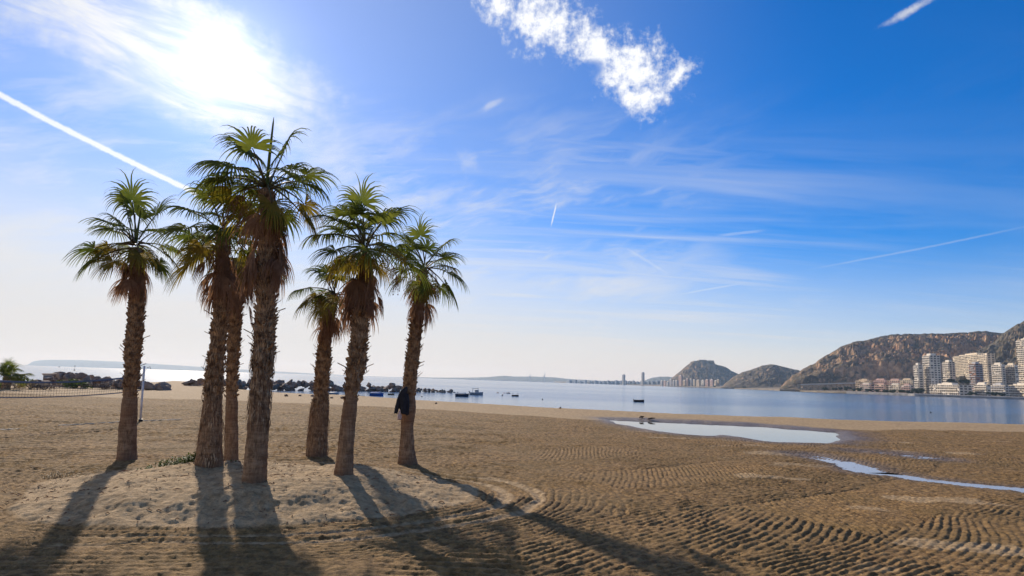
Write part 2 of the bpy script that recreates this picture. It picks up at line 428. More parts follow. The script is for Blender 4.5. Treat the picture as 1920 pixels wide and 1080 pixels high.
def sand_material():
    m, b = material('combed_sand', 0.9)
    at = S.nt.nodes.new('ShaderNodeAttribute'); at.attribute_name = 'sand'
    sp = S.nt.nodes.new('ShaderNodeSeparateColor'); S.nt.links.new(at.outputs['Color'], sp.inputs[0])
    dry, wet = S(sp.outputs[0]), S(sp.outputs[1])
    wp = world_pos()
    g1 = noise(wp, 55.0, 2, 0.7); g2 = noise(wp, 7.0, 4, 0.65); g3 = noise(wp, 0.5, 3, 0.6)
    base = mixc(sstep(g2, 0.32, 0.68), (0.125, 0.067, 0.021), (0.42, 0.242, 0.088))
    base = mixc(sstep(g3, 0.35, 0.7) * 0.5, base, (0.19, 0.118, 0.036))
    pale = mixc(sstep(g2, 0.3, 0.7), (0.33, 0.21, 0.098), (0.57, 0.39, 0.205))
    c = mixc(sstep(dry + (g2 - 0.5) * 0.5, 0.2, 0.75), base, pale)
    c = mixc(sstep(g1, 0.60, 0.82) * 0.55, c, (0.64, 0.46, 0.26))
    c = mixc(sstep(g1 * -1.0, -0.40, -0.25) * 0.5, c, (0.075, 0.044, 0.018))
    c = mixc(wet * 0.75, c, (0.15, 0.105, 0.062))
    setc(b, c)
    S.nt.links.new((0.93 - wet * 0.55).k, b.inputs['Roughness'])
    h = noise(world_pos((0.62, 1.25, 1.0)), 9.0, 5, 0.75)
    bump(b, h, 1.0, 0.07)
    return m

def build_beach():
    th_f = np.radians(np.concatenate([np.linspace(-180, -62, 40, endpoint=False), np.linspace(-62, -46, 40, endpoint=False), np.linspace(-46, 46, 1120, endpoint=False), np.linspace(46, 62, 40, endpoint=False), np.linspace(62, 180, 40)]))
    rr = np.concatenate([np.linspace(0.4, 4.6, 14, endpoint=False), np.geomspace(4.6, 60, 700, endpoint=False), np.geomspace(60, 150, 60)])
    T, Rr = np.meshgrid(th_f, rr)
    X, Y = Rr * np.sin(T), Rr * np.cos(T)
    z, dry, wet = ground(X, Y)
    n, m = X.shape
    me = bpy.data.meshes.new('sand_beach')
    co = np.stack([X, Y, z], -1).reshape(-1, 3)
    i, j = np.meshgrid(np.arange(n - 1), np.arange(m - 1), indexing='ij')
    quads = np.stack([i * m + j, (i + 1) * m + j, (i + 1) * m + j + 1, i * m + j + 1], -1).reshape(-1, 4)
    me.vertices.add(len(co)); me.vertices.foreach_set('co', co.ravel())
    me.loops.add(quads.size); me.loops.foreach_set('vertex_index', quads.ravel().astype(np.int32))
    me.polygons.add(len(quads)); me.polygons.foreach_set('loop_start', np.arange(0, quads.size, 4, dtype=np.int32))
    me.polygons.foreach_set('use_smooth', np.ones(len(quads), bool))
    ca = me.color_attributes.new('sand', 'FLOAT_COLOR', 'POINT')
    ca.data.foreach_set('color', np.stack([dry, wet, dry * 0, dry * 0 + 1], -1).reshape(-1).astype(np.float32))
    me.update(); me.validate()
    # face the faces upward
    if me.polygons[len(quads) // 2].normal.z < 0: me.flip_normals()
    me.materials.append(sand_material())
    tag(link('sand_beach', me), kind='structure')
build_beach()

def water_material(name, deep, rough, scale, strength, streaks=True):
    m, b = material(name, rough)
    b.inputs['IOR'].default_value = 1.33; b.inputs['Specular IOR Level'].default_value = 0.5
    setc(b, deep)
    if scale:
        w1 = noise(world_pos((0.35 * scale, 1.0 * scale, 1)), 1.0, 4, 0.6)
        w2 = noise(world_pos((1.6 * scale, 3.6 * scale, 1)), 1.0, 3, 0.6)
        h = w1 * 0.7 + w2 * 0.3
        patch = noise(world_pos((0.0035, 0.017, 1)), 1.0, 4, 0.6, 0.4)
        n = S.nt.nodes.new('ShaderNodeBump'); n.inputs['Distance'].default_value = 0.30
        S.nt.links.new((strength * (0.35 + 1.1 * sstep(patch, 0.35, 0.68))).k, n.inputs['Strength'])
        S.nt.links.new(h.k, n.inputs['Height']); S.nt.links.new(n.outputs[0], b.inputs['Normal'])
    return m
sea_mat = water_material('sea_water', (0.03, 0.10, 0.20), 0.12, 0.9, 0.5)
tag(mesh_obj('sea', [(-16000, 20, SEA), (16000, 20, SEA), (16000, 16400, SEA), (-16000, 16400, SEA)], [(0, 1, 2, 3)], sea_mat), kind='structure')
pud_mat = water_material('puddle_water', (0.10, 0.09, 0.07), 0.02, 0, 0)
def sheet(name, pts, z, grow):
    c = Vector((sum(p.x for p in pts) / len(pts), sum(p.y for p in pts) / len(pts), 0))
    vs = []
    for p in pts:
        d = Vector((p.x - c.x, p.y - c.y, 0)); vs.append((c.x + d.x * (1 + grow / d.length), c.y + d.y * (1 + grow / d.length), z))
    return tag(mesh_obj(name, vs, [tuple(range(len(vs)))][::1], pud_mat), kind='structure')
silt_mat = water_material('silty_water', (0.42, 0.39, 0.37), 0.16, 0, 0)
sheet('puddle', PUD[::-1], PUD_Z, 0.9)
for s in STREAK:
    a, b2 = s[0], s[-1]; w = 0.75
    vs = []
    for k, p in enumerate(s):
        d = (s[min(k + 1, len(s) - 1)] - s[max(k - 1, 0)]); d.z = 0; d.normalize(); nrm = Vector((-d.y, d.x, 0)) * w
        vs += [(p.x - nrm.x, p.y - nrm.y, STREAK_Z), (p.x + nrm.x, p.y + nrm.y, STREAK_Z)]
    tag(mesh_obj('puddle', vs, [(2 * k, 2 * k + 2, 2 * k + 3, 2 * k + 1) for k in range(len(s) - 1)], silt_mat), kind='structure')

# ------------------------------------------------------------------ palms
def leaf_material(name, c0, c1, trans, rough=0.68):
    m = bpy.data.materials.new(name); m.use_nodes = True; S.nt = nt = m.node_tree
    b = nt.nodes['Principled BSDF']; out = nt.nodes['Material Output']
    oi = nt.nodes.new('ShaderNodeObjectInfo')
    n = noise(coords('Object', (1, 1, 1)), 6.0, 4, 0.6)
    fac = (sstep(n, 0.3, 0.7) * 0.55 + S(oi.outputs['Random']) * 0.45).clamp()
    c = mixc(fac, c0, c1)
    setc(b, c); b.inputs['Roughness'].default_value = rough; b.inputs['Specular IOR Level'].default_value = 0.35
    t = nt.nodes.new('ShaderNodeBsdfTranslucent'); nt.links.new(c, t.inputs[0])
    mx = nt.nodes.new('ShaderNodeMixShader'); mx.inputs[0].default_value = trans
    nt.links.new(b.outputs[0], mx.inputs[1]); nt.links.new(t.outputs[0], mx.inputs[2]); nt.links.new(mx.outputs[0], out.inputs[0])
    return m
LEAF = leaf_material('palm_leaf_green', (0.055, 0.085, 0.012), (0.20, 0.21, 0.028), 0.55)
LEAF_Y = leaf_material('palm_leaf_yellowing', (0.15, 0.14, 0.014), (0.30, 0.19, 0.018), 0.5)
LEAF_D = leaf_material('palm_leaf_dead', (0.17, 0.085, 0.043), (0.42, 0.235, 0.13), 0.45, 0.85)
PETIOLE = plain('palm_petiole', (0.10, 0.075, 0.025), 0.55)

def trunk_material():
    m, b = material('palm_trunk', 0.92)
    o = coords()
    rings = noise(coords('Object', (2.5, 2.5, 17)), 1.0, 5, 0.7, 0.6)
    fib = noise(coords('Object', (34, 34, 5.0)), 1.0, 5, 0.7, 0.8)
    big = noise(o, 2.2, 4, 0.6)
    c = mixc(sstep(rings * 0.5 + fib * 0.5, 0.36, 0.64), (0.14, 0.076, 0.036), (0.44, 0.27, 0.145))
    c = mixc(sstep(big, 0.40, 0.66) * 0.75, c, (0.22, 0.11, 0.055))
    setc(b, c)
    bump(b, rings * 0.7 + fib * 0.7, 0.9, 0.03)
    return m
TRUNK = trunk_material()
def boot_material():
    m, b = material('palm_leaf_base', 0.88)
    oi = S.nt.nodes.new('ShaderNodeObjectInfo')
    n = noise(coords('Object', (9, 9, 9)), 1.0, 4, 0.6); n2 = noise(coords('Object', (60, 60, 6)), 1.0, 3, 0.6)
    c = mixc(sstep(n * 0.7 + n2 * 0.3, 0.34, 0.66), (0.11, 0.055, 0.026), (0.55, 0.34, 0.175))
    setc(b, c); bump(b, n2, 0.7, 0.01)
    return m
BOOT = boot_material()

def frond_meshes(pitch, seed, dead=False):
    """one fan leaf leaving the crown along +X at the given pitch, already drooping under its weight: petiole mesh, blade mesh"""
    r = random.Random(seed)
    g = Vector((0, 0, -1))
    d = Vector((math.cos(pitch), 0, math.sin(pitch)))
    p = Vector((0.04, 0, 0)); pts = [p.copy()]
    Lp = r.uniform(0.58, 0.74) if not dead else r.uniform(0.3, 0.5)
    n = 7
    for k in range(n):
        sag = (0.10 if not dead else 0.22) * max(0.15, math.cos(pitch)) * (0.5 + k / n)
        d = (d + g * sag).normalized(); d.y += r.uniform(-0.02, 0.02)
        p = p + d * (Lp / n); pts.append(p.copy())
    mb = MB(); mb.tube(pts, [0.020 - 0.011 * k / n for k in range(n + 1)], 5)
    pet = mb
    # blade: pleated fan
    bm = MB()
    hub = p; ax = d.normalized()
    side = Vector((0, 1, 0)); nrm = side.cross(ax) * -1
    if nrm.z < 0 and abs(pitch) < 1.3: nrm = -nrm
    nseg = 36 if not dead else 20
    span = math.radians(r.uniform(118, 138)) if not dead else math.radians(r.uniform(38, 70))
    R0 = r.uniform(0.60, 0.74) if not dead else r.uniform(0.6, 0.85)
    droop = r.uniform(1.2, 2.3)
    cup = r.uniform(0.10, 0.30)
    st = [0.03, 0.24, 0.42, 0.58, 0.74, 0.88, 1.0]
    for k in range(nseg):
        a = -span + 2 * span * (k + 0.5) / nseg
        torn = r.uniform(0.45, 0.7) if r.random() < 0.12 else 1.0
        L = torn * R0 * (0.72 + 0.28 * math.cos(a * 0.62)) * r.uniform(0.84, 1.08)
        dirn = (ax * math.cos(a) + side * math.sin(a) + nrm * (cup * (1 - math.cos(a)) * 0.6 + cup * 0.4)).normalized()
        lat = (side * math.cos(a) - ax * math.sin(a)).normalized()
        q = hub.copy(); dd = dirn.copy(); prev = 0
        wfull = 2 * span / nseg
        vs = []; twist = r.uniform(-0.5, 0.5)
        for j, s_ in enumerate(st):
            step = (s_ - prev) * L; prev = s_
            sag = (0.05 if s_ < 0.45 else 0.55 + 0.9 * (s_ - 0.45)) * droop * step / L * (1.9 if not dead else 3.2)
            dd = (dd + g * sag + lat * (r.uniform(-0.06, 0.06) if s_ > 0.5 else 0)).normalized()
            q = q + dd * step
            if s_ <= 0.42: w = wfull * s_ * L * 0.52
            else: w = wfull * 0.42 * L * 0.52 * max(0.0, 1 - (s_ - 0.42) / 0.58) ** 0.7 * 0.85 + 0.0015
            up = dd.cross(lat).normalized()
            if up.dot(nrm) < 0: up = -up
            l2 = (lat * math.cos(twist * s_) + up * math.sin(twist * s_))
            fold = w * 0.55
            vs += [q - l2 * w + up * fold * 0.0, q + up * fold, q + l2 * w]
        fs = []
        for j in range(len(st) - 1):
            b0, b1 = j * 3, j * 3 + 3
            fs += [(b0, b0 + 1, b1 + 1, b1), (b0 + 1, b0 + 2, b1 + 2, b1 + 1)]
        bm.add(vs, fs)
    if dead:
        b = len(pet.v); bm2 = MB(); bm2.add(pet.v, pet.f); bm2.add(bm.v, bm.f)
        return None, bm2
    return pet, bm
PITCHES = [-75, -50, -30, -12, 5, 22, 38, 55, 72, 86]
FRONDS = {}
for i, pdeg in enumerate(PITCHES):
    FRONDS[pdeg] = []
    for k in range(5):
        pet, bl = frond_meshes(math.radians(pdeg), 100 + i * 10 + k * 101)
        FRONDS[pdeg].append((pet.mesh('petiole', PETIOLE, True), bl.mesh('frond', LEAF), bl.mesh('frond', LEAF_Y)))
DEAD = []
for k in range(7):
    _, bl = frond_meshes(math.radians([-62, -70, -78, -84, -66, -80, -55][k]), 300 + k, True)
    DEAD.append(bl.mesh('dead_frond', LEAF_D))
def boot_mesh(k):
    """an old leaf base: a wedge curving up and away from the trunk, split at its tip (points along +X out, +Z up)"""
    r = random.Random(500 + k); mb = MB()
    w, L, t = r.uniform(0.034, 0.048), r.uniform(0.10, 0.17), 0.012
    out = r.uniform(0.2, 0.65)
    for sgn in (-1, 1):
        vs = []
        for j, s_ in enumerate((0, 0.5, 1.0)):
            xx = -0.015 + out * L * s_ ** 1.5 + 0.005; zz = -0.02 + L * s_ * (1 - 0.25 * out * s_)
            ww = w * (1 - 0.35 * s_); y0, y1 = (sgn * 0.001 + sgn * s_ * 0.010, sgn * ww)
            vs += [(xx + t, y0, zz), (xx + t * 0.3, y1, zz), (xx - t, y1, zz + t), (xx - t, y0, zz + t)]
        fs = [(j * 4 + a, j * 4 + (a + 1) % 4, j * 4 + 4 + (a + 1) % 4, j * 4 + 4 + a) for j in range(2) for a in range(4)] + [(8, 9, 10, 11)]
        mb.add(vs, fs)
    return mb
BOOTS = [boot_mesh(k) for k in range(6)]
def stub_mesh(k):
    """a broken leaf stalk sticking out or hanging from the trunk"""
    r = random.Random(700 + k); mb = MB(); L = r.uniform(0.10, 0.20); a = [1.15, 0.95, 0.6, -0.75, -1.1, -1.35][k]
    d = Vector((math.cos(a), 0, math.sin(a))); p = Vector((-0.02, 0, 0)); pts = [p]
    for j in range(3):
        d = (d + Vector((0, r.uniform(-0.15, 0.15), r.uniform(-0.25, 0.1)))).normalized(); p = p + d * L / 3; pts.append(p)
    vs = []
    for j, q in enumerate(pts):
        w = 0.024 * (1 - 0.2 * j); vs += [q + Vector((0, -w, 0)), q + Vector((0.004, 0, 0.010)), q + Vector((0, w, 0)), q + Vector((0, 0, -0.006))]
    mb.add(vs, [(j * 4 + b, j * 4 + (b + 1) % 4, j * 4 + 4 + (b + 1) % 4, j * 4 + 4 + b) for j in range(3) for b in range(4)] + [(12, 13, 14, 15)])
    return mb.mesh('leaf_stub', BOOT)
STUBS = [stub_mesh(k) for k in range(6)]
def stalk_mesh(k):
    r = random.Random(900 + k); mb = MB()
    d = Vector((0.8, 0, 0.35)).normalized(); p = Vector((0.05, 0, 0)); pts = [p]
    for j in range(9):
        d = (d + Vector((0, r.uniform(-.1, .1), -0.30))).normalized(); p = p + d * 0.12; pts.append(p)
    mb.tube(pts, [0.010 - 0.0008 * j for j in range(10)], 4)
    for j in range(3, 10):
        for m_ in range(5):
            q = pts[j]; e = Vector((r.uniform(-1, 1), r.uniform(-1, 1), -1.2)).normalized()
            q2 = q + e * r.uniform(0.06, 0.16); q3 = q2 + Vector((0, 0, -r.uniform(0.05, 0.14)))
            mb.tube([q, q2, q3], [0.004, 0.005, 0.003], 3)
            mb.box(tuple(q3), (0.018, 0.018, 0.022), r.random())
    return mb.mesh('fruit_stalk', LEAF_D)
STALKS = [stalk_mesh(k) for k in range(3)]

# (base pixel, [(x, y, half width) up the trunk], crown pixel, live fronds as pixel of the blade's middle and +1 away / -1 towards the camera / y yellow)
PALMS = [
 dict(base=(238, 862), prof=[(238, 862, 18), (240, 800, 15.5), (245, 730, 13), (248, 690, 14), (249, 660, 16), (252, 635, 16), (257, 560, 14.5), (257, 500, 13), (256, 470, 11)], crown=(256, 456),
      fr=[(228, 378, 1), (258, 368, 1), (290, 392, 1), (240, 372, -1), (180, 422, 1), (162, 466, -1), (192, 492, -1), (328, 428, -1), (318, 462, 1), (240, 505, -1, 1), (208, 450, 1), (296, 490, -1, 1), (330, 490, 1, 1), (238, 430, -1), (272, 440, -1)], stubs=(640, 720), spear=True,
      label='leftmost palm of the clump, straight trunk with a ragged collar above the smooth foot'),
 dict(base=(392, 872), prof=[(392, 872, 25), (395, 820, 22), (399, 760, 18), (402, 700, 16), (409, 650, 15.5), (414, 600, 16), (418, 540, 15), (418, 480, 13), (418, 440, 11)], crown=(418, 432),
      fr=[(352, 425, 1), (345, 480, 1, 1), (385, 395, 1), (403, 492, -1, 1), (432, 368, 1), (380, 440, -1), (458, 440, -1), (460, 490, 1, 1), (352, 505, -1, 1), (410, 380, -1), (440, 410, 1)], stubs=(620, 720), spear=False, shag=(660, 860),
      label='thick-footed palm beside the green weeds, its crown half hidden by the tallest palm'),
 dict(base=(434, 866), prof=[(434, 866, 13), (434, 800, 12), (434, 720, 11), (437, 660, 12), (440, 600, 13.5), (444, 540, 13), (447, 490, 11)], crown=(447, 482),
      fr=[(450, 425, 1), (488, 452, 1), (473, 530, -1, 1), (418, 505, 1, 1), (505, 490, 1), (428, 445, 1), (450, 530, 1, 1), (480, 500, -1, 1)], stubs=(600, 720), spear=False,
      label='slender palm standing close behind the thick-footed palm and the tallest palm'),
 dict(base=(477, 903), prof=[(477, 903, 23), (481, 840, 21), (486, 780, 19), (490, 720, 18.5), (494, 670, 20), (496, 630, 22), (500, 580, 19), (503, 500, 19), (506, 430, 17), (505, 365, 14)], crown=(505, 354),
      fr=[(440, 268, 1), (546, 258, 1), (508, 296, -1), (402, 312, 1), (395, 352, -1), (398, 385, 1, 1), (600, 312, 1), (602, 348, -1), (578, 392, 1, 1), (545, 425, -1, 1), (432, 400, 1, 1), (522, 325, 1), (478, 300, 1), (465, 330, -1), (440, 350, 1), (590, 425, 1, 1), (450, 310, 1)], stubs=(570, 680), spear=True, shag=(640, 790),
      label='tallest palm of the clump with an upright spear leaf and long brown skirt'),
 dict(base=(594, 856), prof=[(594, 856, 19.5), (596, 810, 19), (599, 770, 18), (602, 742, 13.5), (604, 700, 15), (607, 680, 15.5), (609, 645, 12.5), (616, 600, 12.5), (626, 556, 10)], crown=(628, 548),
      fr=[(577, 508, 1), (558, 545, -1), (568, 578, -1, 1), (602, 500, 1), (642, 498, 1), (590, 566, 1), (660, 572, -1, 1), (682, 555, 1), (610, 592, -1, 1), (648, 520, -1)], stubs=(660, 740), spear=False, shag=(735, 845),
      label='shortest palm of the clump, small crown low behind its taller neighbour, shaggy lower trunk'),
 dict(base=(644, 889), prof=[(644, 889, 19), (647, 850, 15.5), (652, 800, 14.5), (659, 740, 13.5), (664, 710, 17), (669, 690, 20), (672, 650, 17.5), (676, 600, 15.5), (684, 530, 14), (686, 475, 10)], crown=(686, 464),
      fr=[(684, 366, 1), (640, 388, 1), (728, 392, 1), (616, 412, 1), (748, 402, -1), (606, 452, -1), (640, 432, -1), (628, 492, 1, 1), (745, 452, 1), (722, 492, -1), (768, 480, 1), (700, 512, -1, 1), (655, 402, 1), (668, 420, -1), (652, 512, -1, 1), (705, 420, 1)], stubs=(620, 715), spear=False,
      label='palm with a slanting trunk, bushy mid-trunk collar and wide crown between two shorter palms'),
 dict(base=(764, 870), prof=[(764, 870, 20), (763, 840, 14.5), (763, 800, 12), (766, 770, 14), (767, 740, 12.5), (770, 700, 14), (776, 650, 13), (781, 600, 12.5), (789, 550, 12), (793, 508, 9)], crown=(794, 500),
      fr=[(800, 428, 1), (846, 444, 1), (856, 470, -1), (760, 448, 1), (742, 470, -1), (858, 520, -1), (838, 540, 1), (758, 520, -1, 1), (812, 556, -1, 1), (780, 438, 1), (824, 468, 1), (775, 470, -1)], stubs=(610, 720), spear=False,
      label='rightmost palm of the clump with a dark jacket hung on its trunk'),
]
PALM_INFO = []
def build_palm(i, P):
    r = random.Random(40 + i)
    z0 = 0.15
    for _ in range(4):
        b = on_z(*P['base'], z0); z0 = gz(b.x, b.y)
    D = b.y; s = b.y / F * 1.0
    root = thing('palm_tree', (b.x, b.y, z0 - 0.03), P['label'], 'palm tree', 'palms on the sand mound')
    o3 = Vector((b.x, b.y, z0 - 0.03))
    prof = []
    for px, py, hw in P['prof']:
        q = at_y(px, py, D); prof.append((q - o3, hw * s * 0.93))
    prof.sort(key=lambda k: k[0].z)
    zs = [k[0].z for k in prof]; xs = [k[0].x for k in prof]; rs = [k[1] for k in prof]
    zs[0] = min(zs[0], 0.0)
    top = zs[-1]
    lean_y = r.uniform(-0.25, 0.25)
    def centre(z): return Vector((float(np.interp(z, zs, xs)), lean_y * (z / top) ** 2 * 0.5, z))
    def rad(z): return float(np.interp(z, zs, rs))
    zst = [at_y(px, py, D).z - o3.z for px, py in ((P['base'][0], P['stubs'][0]), (P['base'][0], P['stubs'][1]))]
    zboot = zst[1] - 0.15
    # trunk
    n, m = int(top / 0.035), 30
    zz = np.linspace(-0.06, top + 0.06, n)
    V = []
    for k, z in enumerate(zz):
        c = centre(z); R = rad(z) * (1.0 - 0.22 * min(1.0, max(0.0, (z - zboot + 0.25) / 0.3)))
        th = np.linspace(0, 2 * math.pi, m, endpoint=False)
        rag = 1 + 0.05 * vnoise(th * 2.2, np.full(m, z * 3.0), None, i) + 0.035 * vnoise(np.cos(th) * 8, np.full(m, z * 9.0), np.sin(th) * 8, i + 3)
        ringd = 0.012 * math.sin(z * 62 + 2 * math.sin(z * 7)) * (1 if z < zboot else 0.3)
        flare = 1 + 0.07 * math.exp(-max(z, 0) / 0.10)
        rr = R * rag * flare + ringd * R * 2
        V += [(c.x + rr[j] * math.cos(th[j]), c.y + rr[j] * math.sin(th[j]), z) for j in range(m)]
    Fc = [(k * m + j, k * m + (j + 1) % m, (k + 1) * m + (j + 1) % m, (k + 1) * m + j) for k in range(n - 1) for j in range(m)] + [tuple((n - 1) * m + j for j in range(m))]
    trunk = mesh_obj('trunk', V, Fc, TRUNK, root, True)
    # old leaf bases packed in a criss-cross up the trunk
    mb = MB(); z = zboot - 0.3; k = 0
    while z < top - 0.02:
        R = rad(z); cnt = max(7, int(2 * math.pi * R / 0.066))
        for j in range(cnt):
            if z < zboot and r.random() > (z - zboot + 0.3) / 0.35: continue
            if r.random() < 0.08: continue
            a = 2 * math.pi * (j + 0.5 * (k % 2) + r.uniform(-.12, .12)) / cnt
            c = centre(z); src = r.choice(BOOTS); sc = r.uniform(0.8, 1.25) * (0.50 + 1.9 * R)
            ca, sa = math.cos(a), math.sin(a); tl = r.uniform(-0.35, 0.35)
            vs = []
            for v in src.v:
                vx, vy, vz = (q * sc for q in v); vy, vz = vy * math.cos(tl) - vz * math.sin(tl), vy * math.sin(tl) + vz * math.cos(tl)
                rr_ = R * 0.79 + vx
                vs.append((c.x + rr_ * ca - vy * sa, c.y + rr_ * sa + vy * ca, z + vz))
            mb.add(vs, src.f)
        z += 0.050; k += 1
    lb = mb.build('leaf_bases', BOOT, trunk); lb['kind'] = 'stuff'
    # stubs sticking out of the ragged collar, and fibres hanging under it
    for j in range(60):
        z = r.uniform(zst[1], zst[0]) if j < 48 else r.uniform(zst[0], top * 0.9)
        a = r.uniform(0, 2 * math.pi); c = centre(z)
        o = link('leaf_stub', r.choice(STUBS if j < 48 else STUBS[:3]), trunk)
        o.location = (c.x + rad(z) * 0.86 * math.cos(a), c.y + rad(z) * 0.86 * math.sin(a), z)
        o.rotation_euler = (0, 0, a); q = r.uniform(0.75, 1.3); o.scale = (q, q, q)
    # strips of torn fibre hanging round the shaggier trunks
    if P.get('shag'):
        za, zb_ = (at_y(P['base'][0], q, D).z - o3.z for q in P['shag']); mb = MB()
        for j in range(360):
            z = r.uniform(zb_, za); a = r.uniform(0, 2 * math.pi); L = r.uniform(0.10, 0.30); w = r.uniform(0.006, 0.016); out = r.uniform(0.0, 0.05)
            vs = []
            for q in range(4):
                u = q / 3; zz_ = max(z - L * u, 0.0); c = centre(zz_); R = rad(zz_) * 0.99 + 0.008 + out * math.sin(u * 2.6); aa = a + 0.06 * math.sin(u * 3 + j)
                ww = w * (1 - 0.7 * u) / max(R, 0.05)
                vs += [(c.x + R * math.cos(aa - ww), c.y + R * math.sin(aa - ww), zz_), (c.x + R * math.cos(aa + ww), c.y + R * math.sin(aa + ww), zz_)]
            mb.add(vs, [(2 * q, 2 * q + 1, 2 * q + 3, 2 * q + 2) for q in range(3)])
        sh = mb.build('fibre', BOOT, trunk); sh['kind'] = 'stuff'
    # crown
    cr = at_y(*P['crown'], D) - o3; cr.y += lean_y * 0.5
    def put(px, py, sgn, yel):
        q = at_y(px, py, D) - o3 - cr
        L = 0.98; h = math.hypot(q.x, q.z); k = 1.0
        dy = math.sqrt(max(L * L - h * h, 0.03)) * sgn; q.y = 0
        dirv = Vector((q.x, dy, q.z)); k = max(0.82, dirv.length / L)
        yaw = math.atan2(dirv.y, dirv.x); el = math.degrees(math.atan2(dirv.z, math.hypot(dirv.x, dirv.y))) + 17 * math.cos(math.atan2(dirv.z, math.hypot(dirv.x, dirv.y)))
        frond(yaw, el, k, yel)
    def frond(yaw, el, k, yel):
        pd = min(PITCHES, key=lambda a: abs(a - el)); pm, g, y = r.choice(FRONDS[pd])
        o = link('frond', y if yel else g, root)
        o.location = cr + Vector((0, 0, r.uniform(-0.10, 0.06) + (el / 90) * 0.10))
        o.rotation_euler = (r.uniform(-0.25, 0.25), -math.radians(el - pd) * 0.6, yaw); k *= r.uniform(0.94, 1.08); o.scale = (k, k, k)
        pt = link('petiole', pm, o)
        return o
    for f in P['fr']: put(f[0], f[1], f[2], len(f) > 3)
    size = 1.0 if i not in (2, 4) else 0.85
    for j in range(6): frond(r.uniform(0, 2 * math.pi), r.choice((-30, -12, 5, 22, 38, 60)), size * r.uniform(0.8, 0.95), r.random() < 0.3)
    nd = [17, 20, 15, 34, 13, 26, 20][i]
    skirt = [0.75, 0.9, 0.8, 1.25, 0.6, 0.85, 0.75][i]
    for j in range(nd):
        a = r.uniform(0, 2 * math.pi); dz = r.uniform(0.05, skirt); z = cr.z - dz; c = centre(min(z, top))
        o = link('dead_frond', r.choice(DEAD), root)
        R = rad(min(z, top)) * 0.7
        o.location = (c.x + R * math.cos(a), c.y + R * math.sin(a), z); o.rotation_euler = (r.uniform(-.2, .2), r.uniform(-0.15, 0.15), a)
        q = r.uniform(0.62, 0.9); o.scale = (q, q, q)
    for j in range([4, 3, 1, 2, 3, 2, 3][i]):
        o = link('fruit_stalk', r.choice(STALKS), root); o.location = cr + Vector((0, 0, -0.05))
        o.rotation_euler = (0, 0, r.choice((math.pi, 0)) + r.uniform(-0.9, 0.9)); q = r.uniform(0.6, 0.85); o.scale = (q, q, q)
    if P['spear']:
        mb = MB(); L = 1.1 if i == 3 else 0.7
        mb.tube([cr, cr + Vector((0.0, 0, L * 0.5)), cr + Vector((0.01, 0, L)), cr + Vector((0.012, 0, L + 0.12))], [0.028, 0.024, 0.014, 0.003], 6)
        mb.build('spear_leaf', LEAF, root)
    PALM_INFO.append(dict(o=o3, centre=centre, rad=rad, D=D, root=root))
for i, P in enumerate(PALMS): build_palm(i, P)

# ------------------------------------------------------------------ hills and far coast
def rock_material(name, rock0, rock1, scrub0, scrub1, scale, scrub_bias):
    m, b = material(name, 0.95)
    g = S.nt.nodes.new('ShaderNodeNewGeometry'); sp = S.nt.nodes.new('ShaderNodeSeparateXYZ'); S.nt.links.new(g.outputs['True Normal'], sp.inputs[0])
    nz = S(sp.outputs[2]).abs()
    wp = world_pos((scale, scale, scale)); n1 = noise(wp, 1.0, 6, 0.65); n2 = noise(wp, 5.0, 4, 0.65)
    streak = noise(world_pos((scale * 7, scale * 7, scale * 0.9)), 1.0, 4, 0.6)
    rock = mixc(sstep(streak * 0.6 + n1 * 0.4, 0.36, 0.64), rock0, rock1)
    scrub = mixc(sstep(n2, 0.35, 0.65), scrub0, scrub1)
    k = sstep(nz + (n1 - 0.5) * 0.9 + (n2 - 0.5) * 0.7 + scrub_bias, 0.55, 0.85)
    setc(b, mixc(k, rock, scrub))
    bump(b, n2 + streak * 0.6, 1.0, 4.0)
    return m
HILL = rock_material('scrub_hillside', (0.32, 0.165, 0.078), (0.66, 0.40, 0.215), (0.060, 0.052, 0.026), (0.20, 0.135, 0.072), 0.02, 0.06)
FAR = rock_material('far_land', (0.16, 0.13, 0.10), (0.25, 0.20, 0.15), (0.05, 0.06, 0.04), (0.12, 0.11, 0.08), 0.004, 0.3)
HILL2 = rock_material('scrub_spur', (0.26, 0.15, 0.08), (0.48, 0.31, 0.18), (0.055, 0.050, 0.026), (0.17, 0.125, 0.07), 0.02, 0.34)
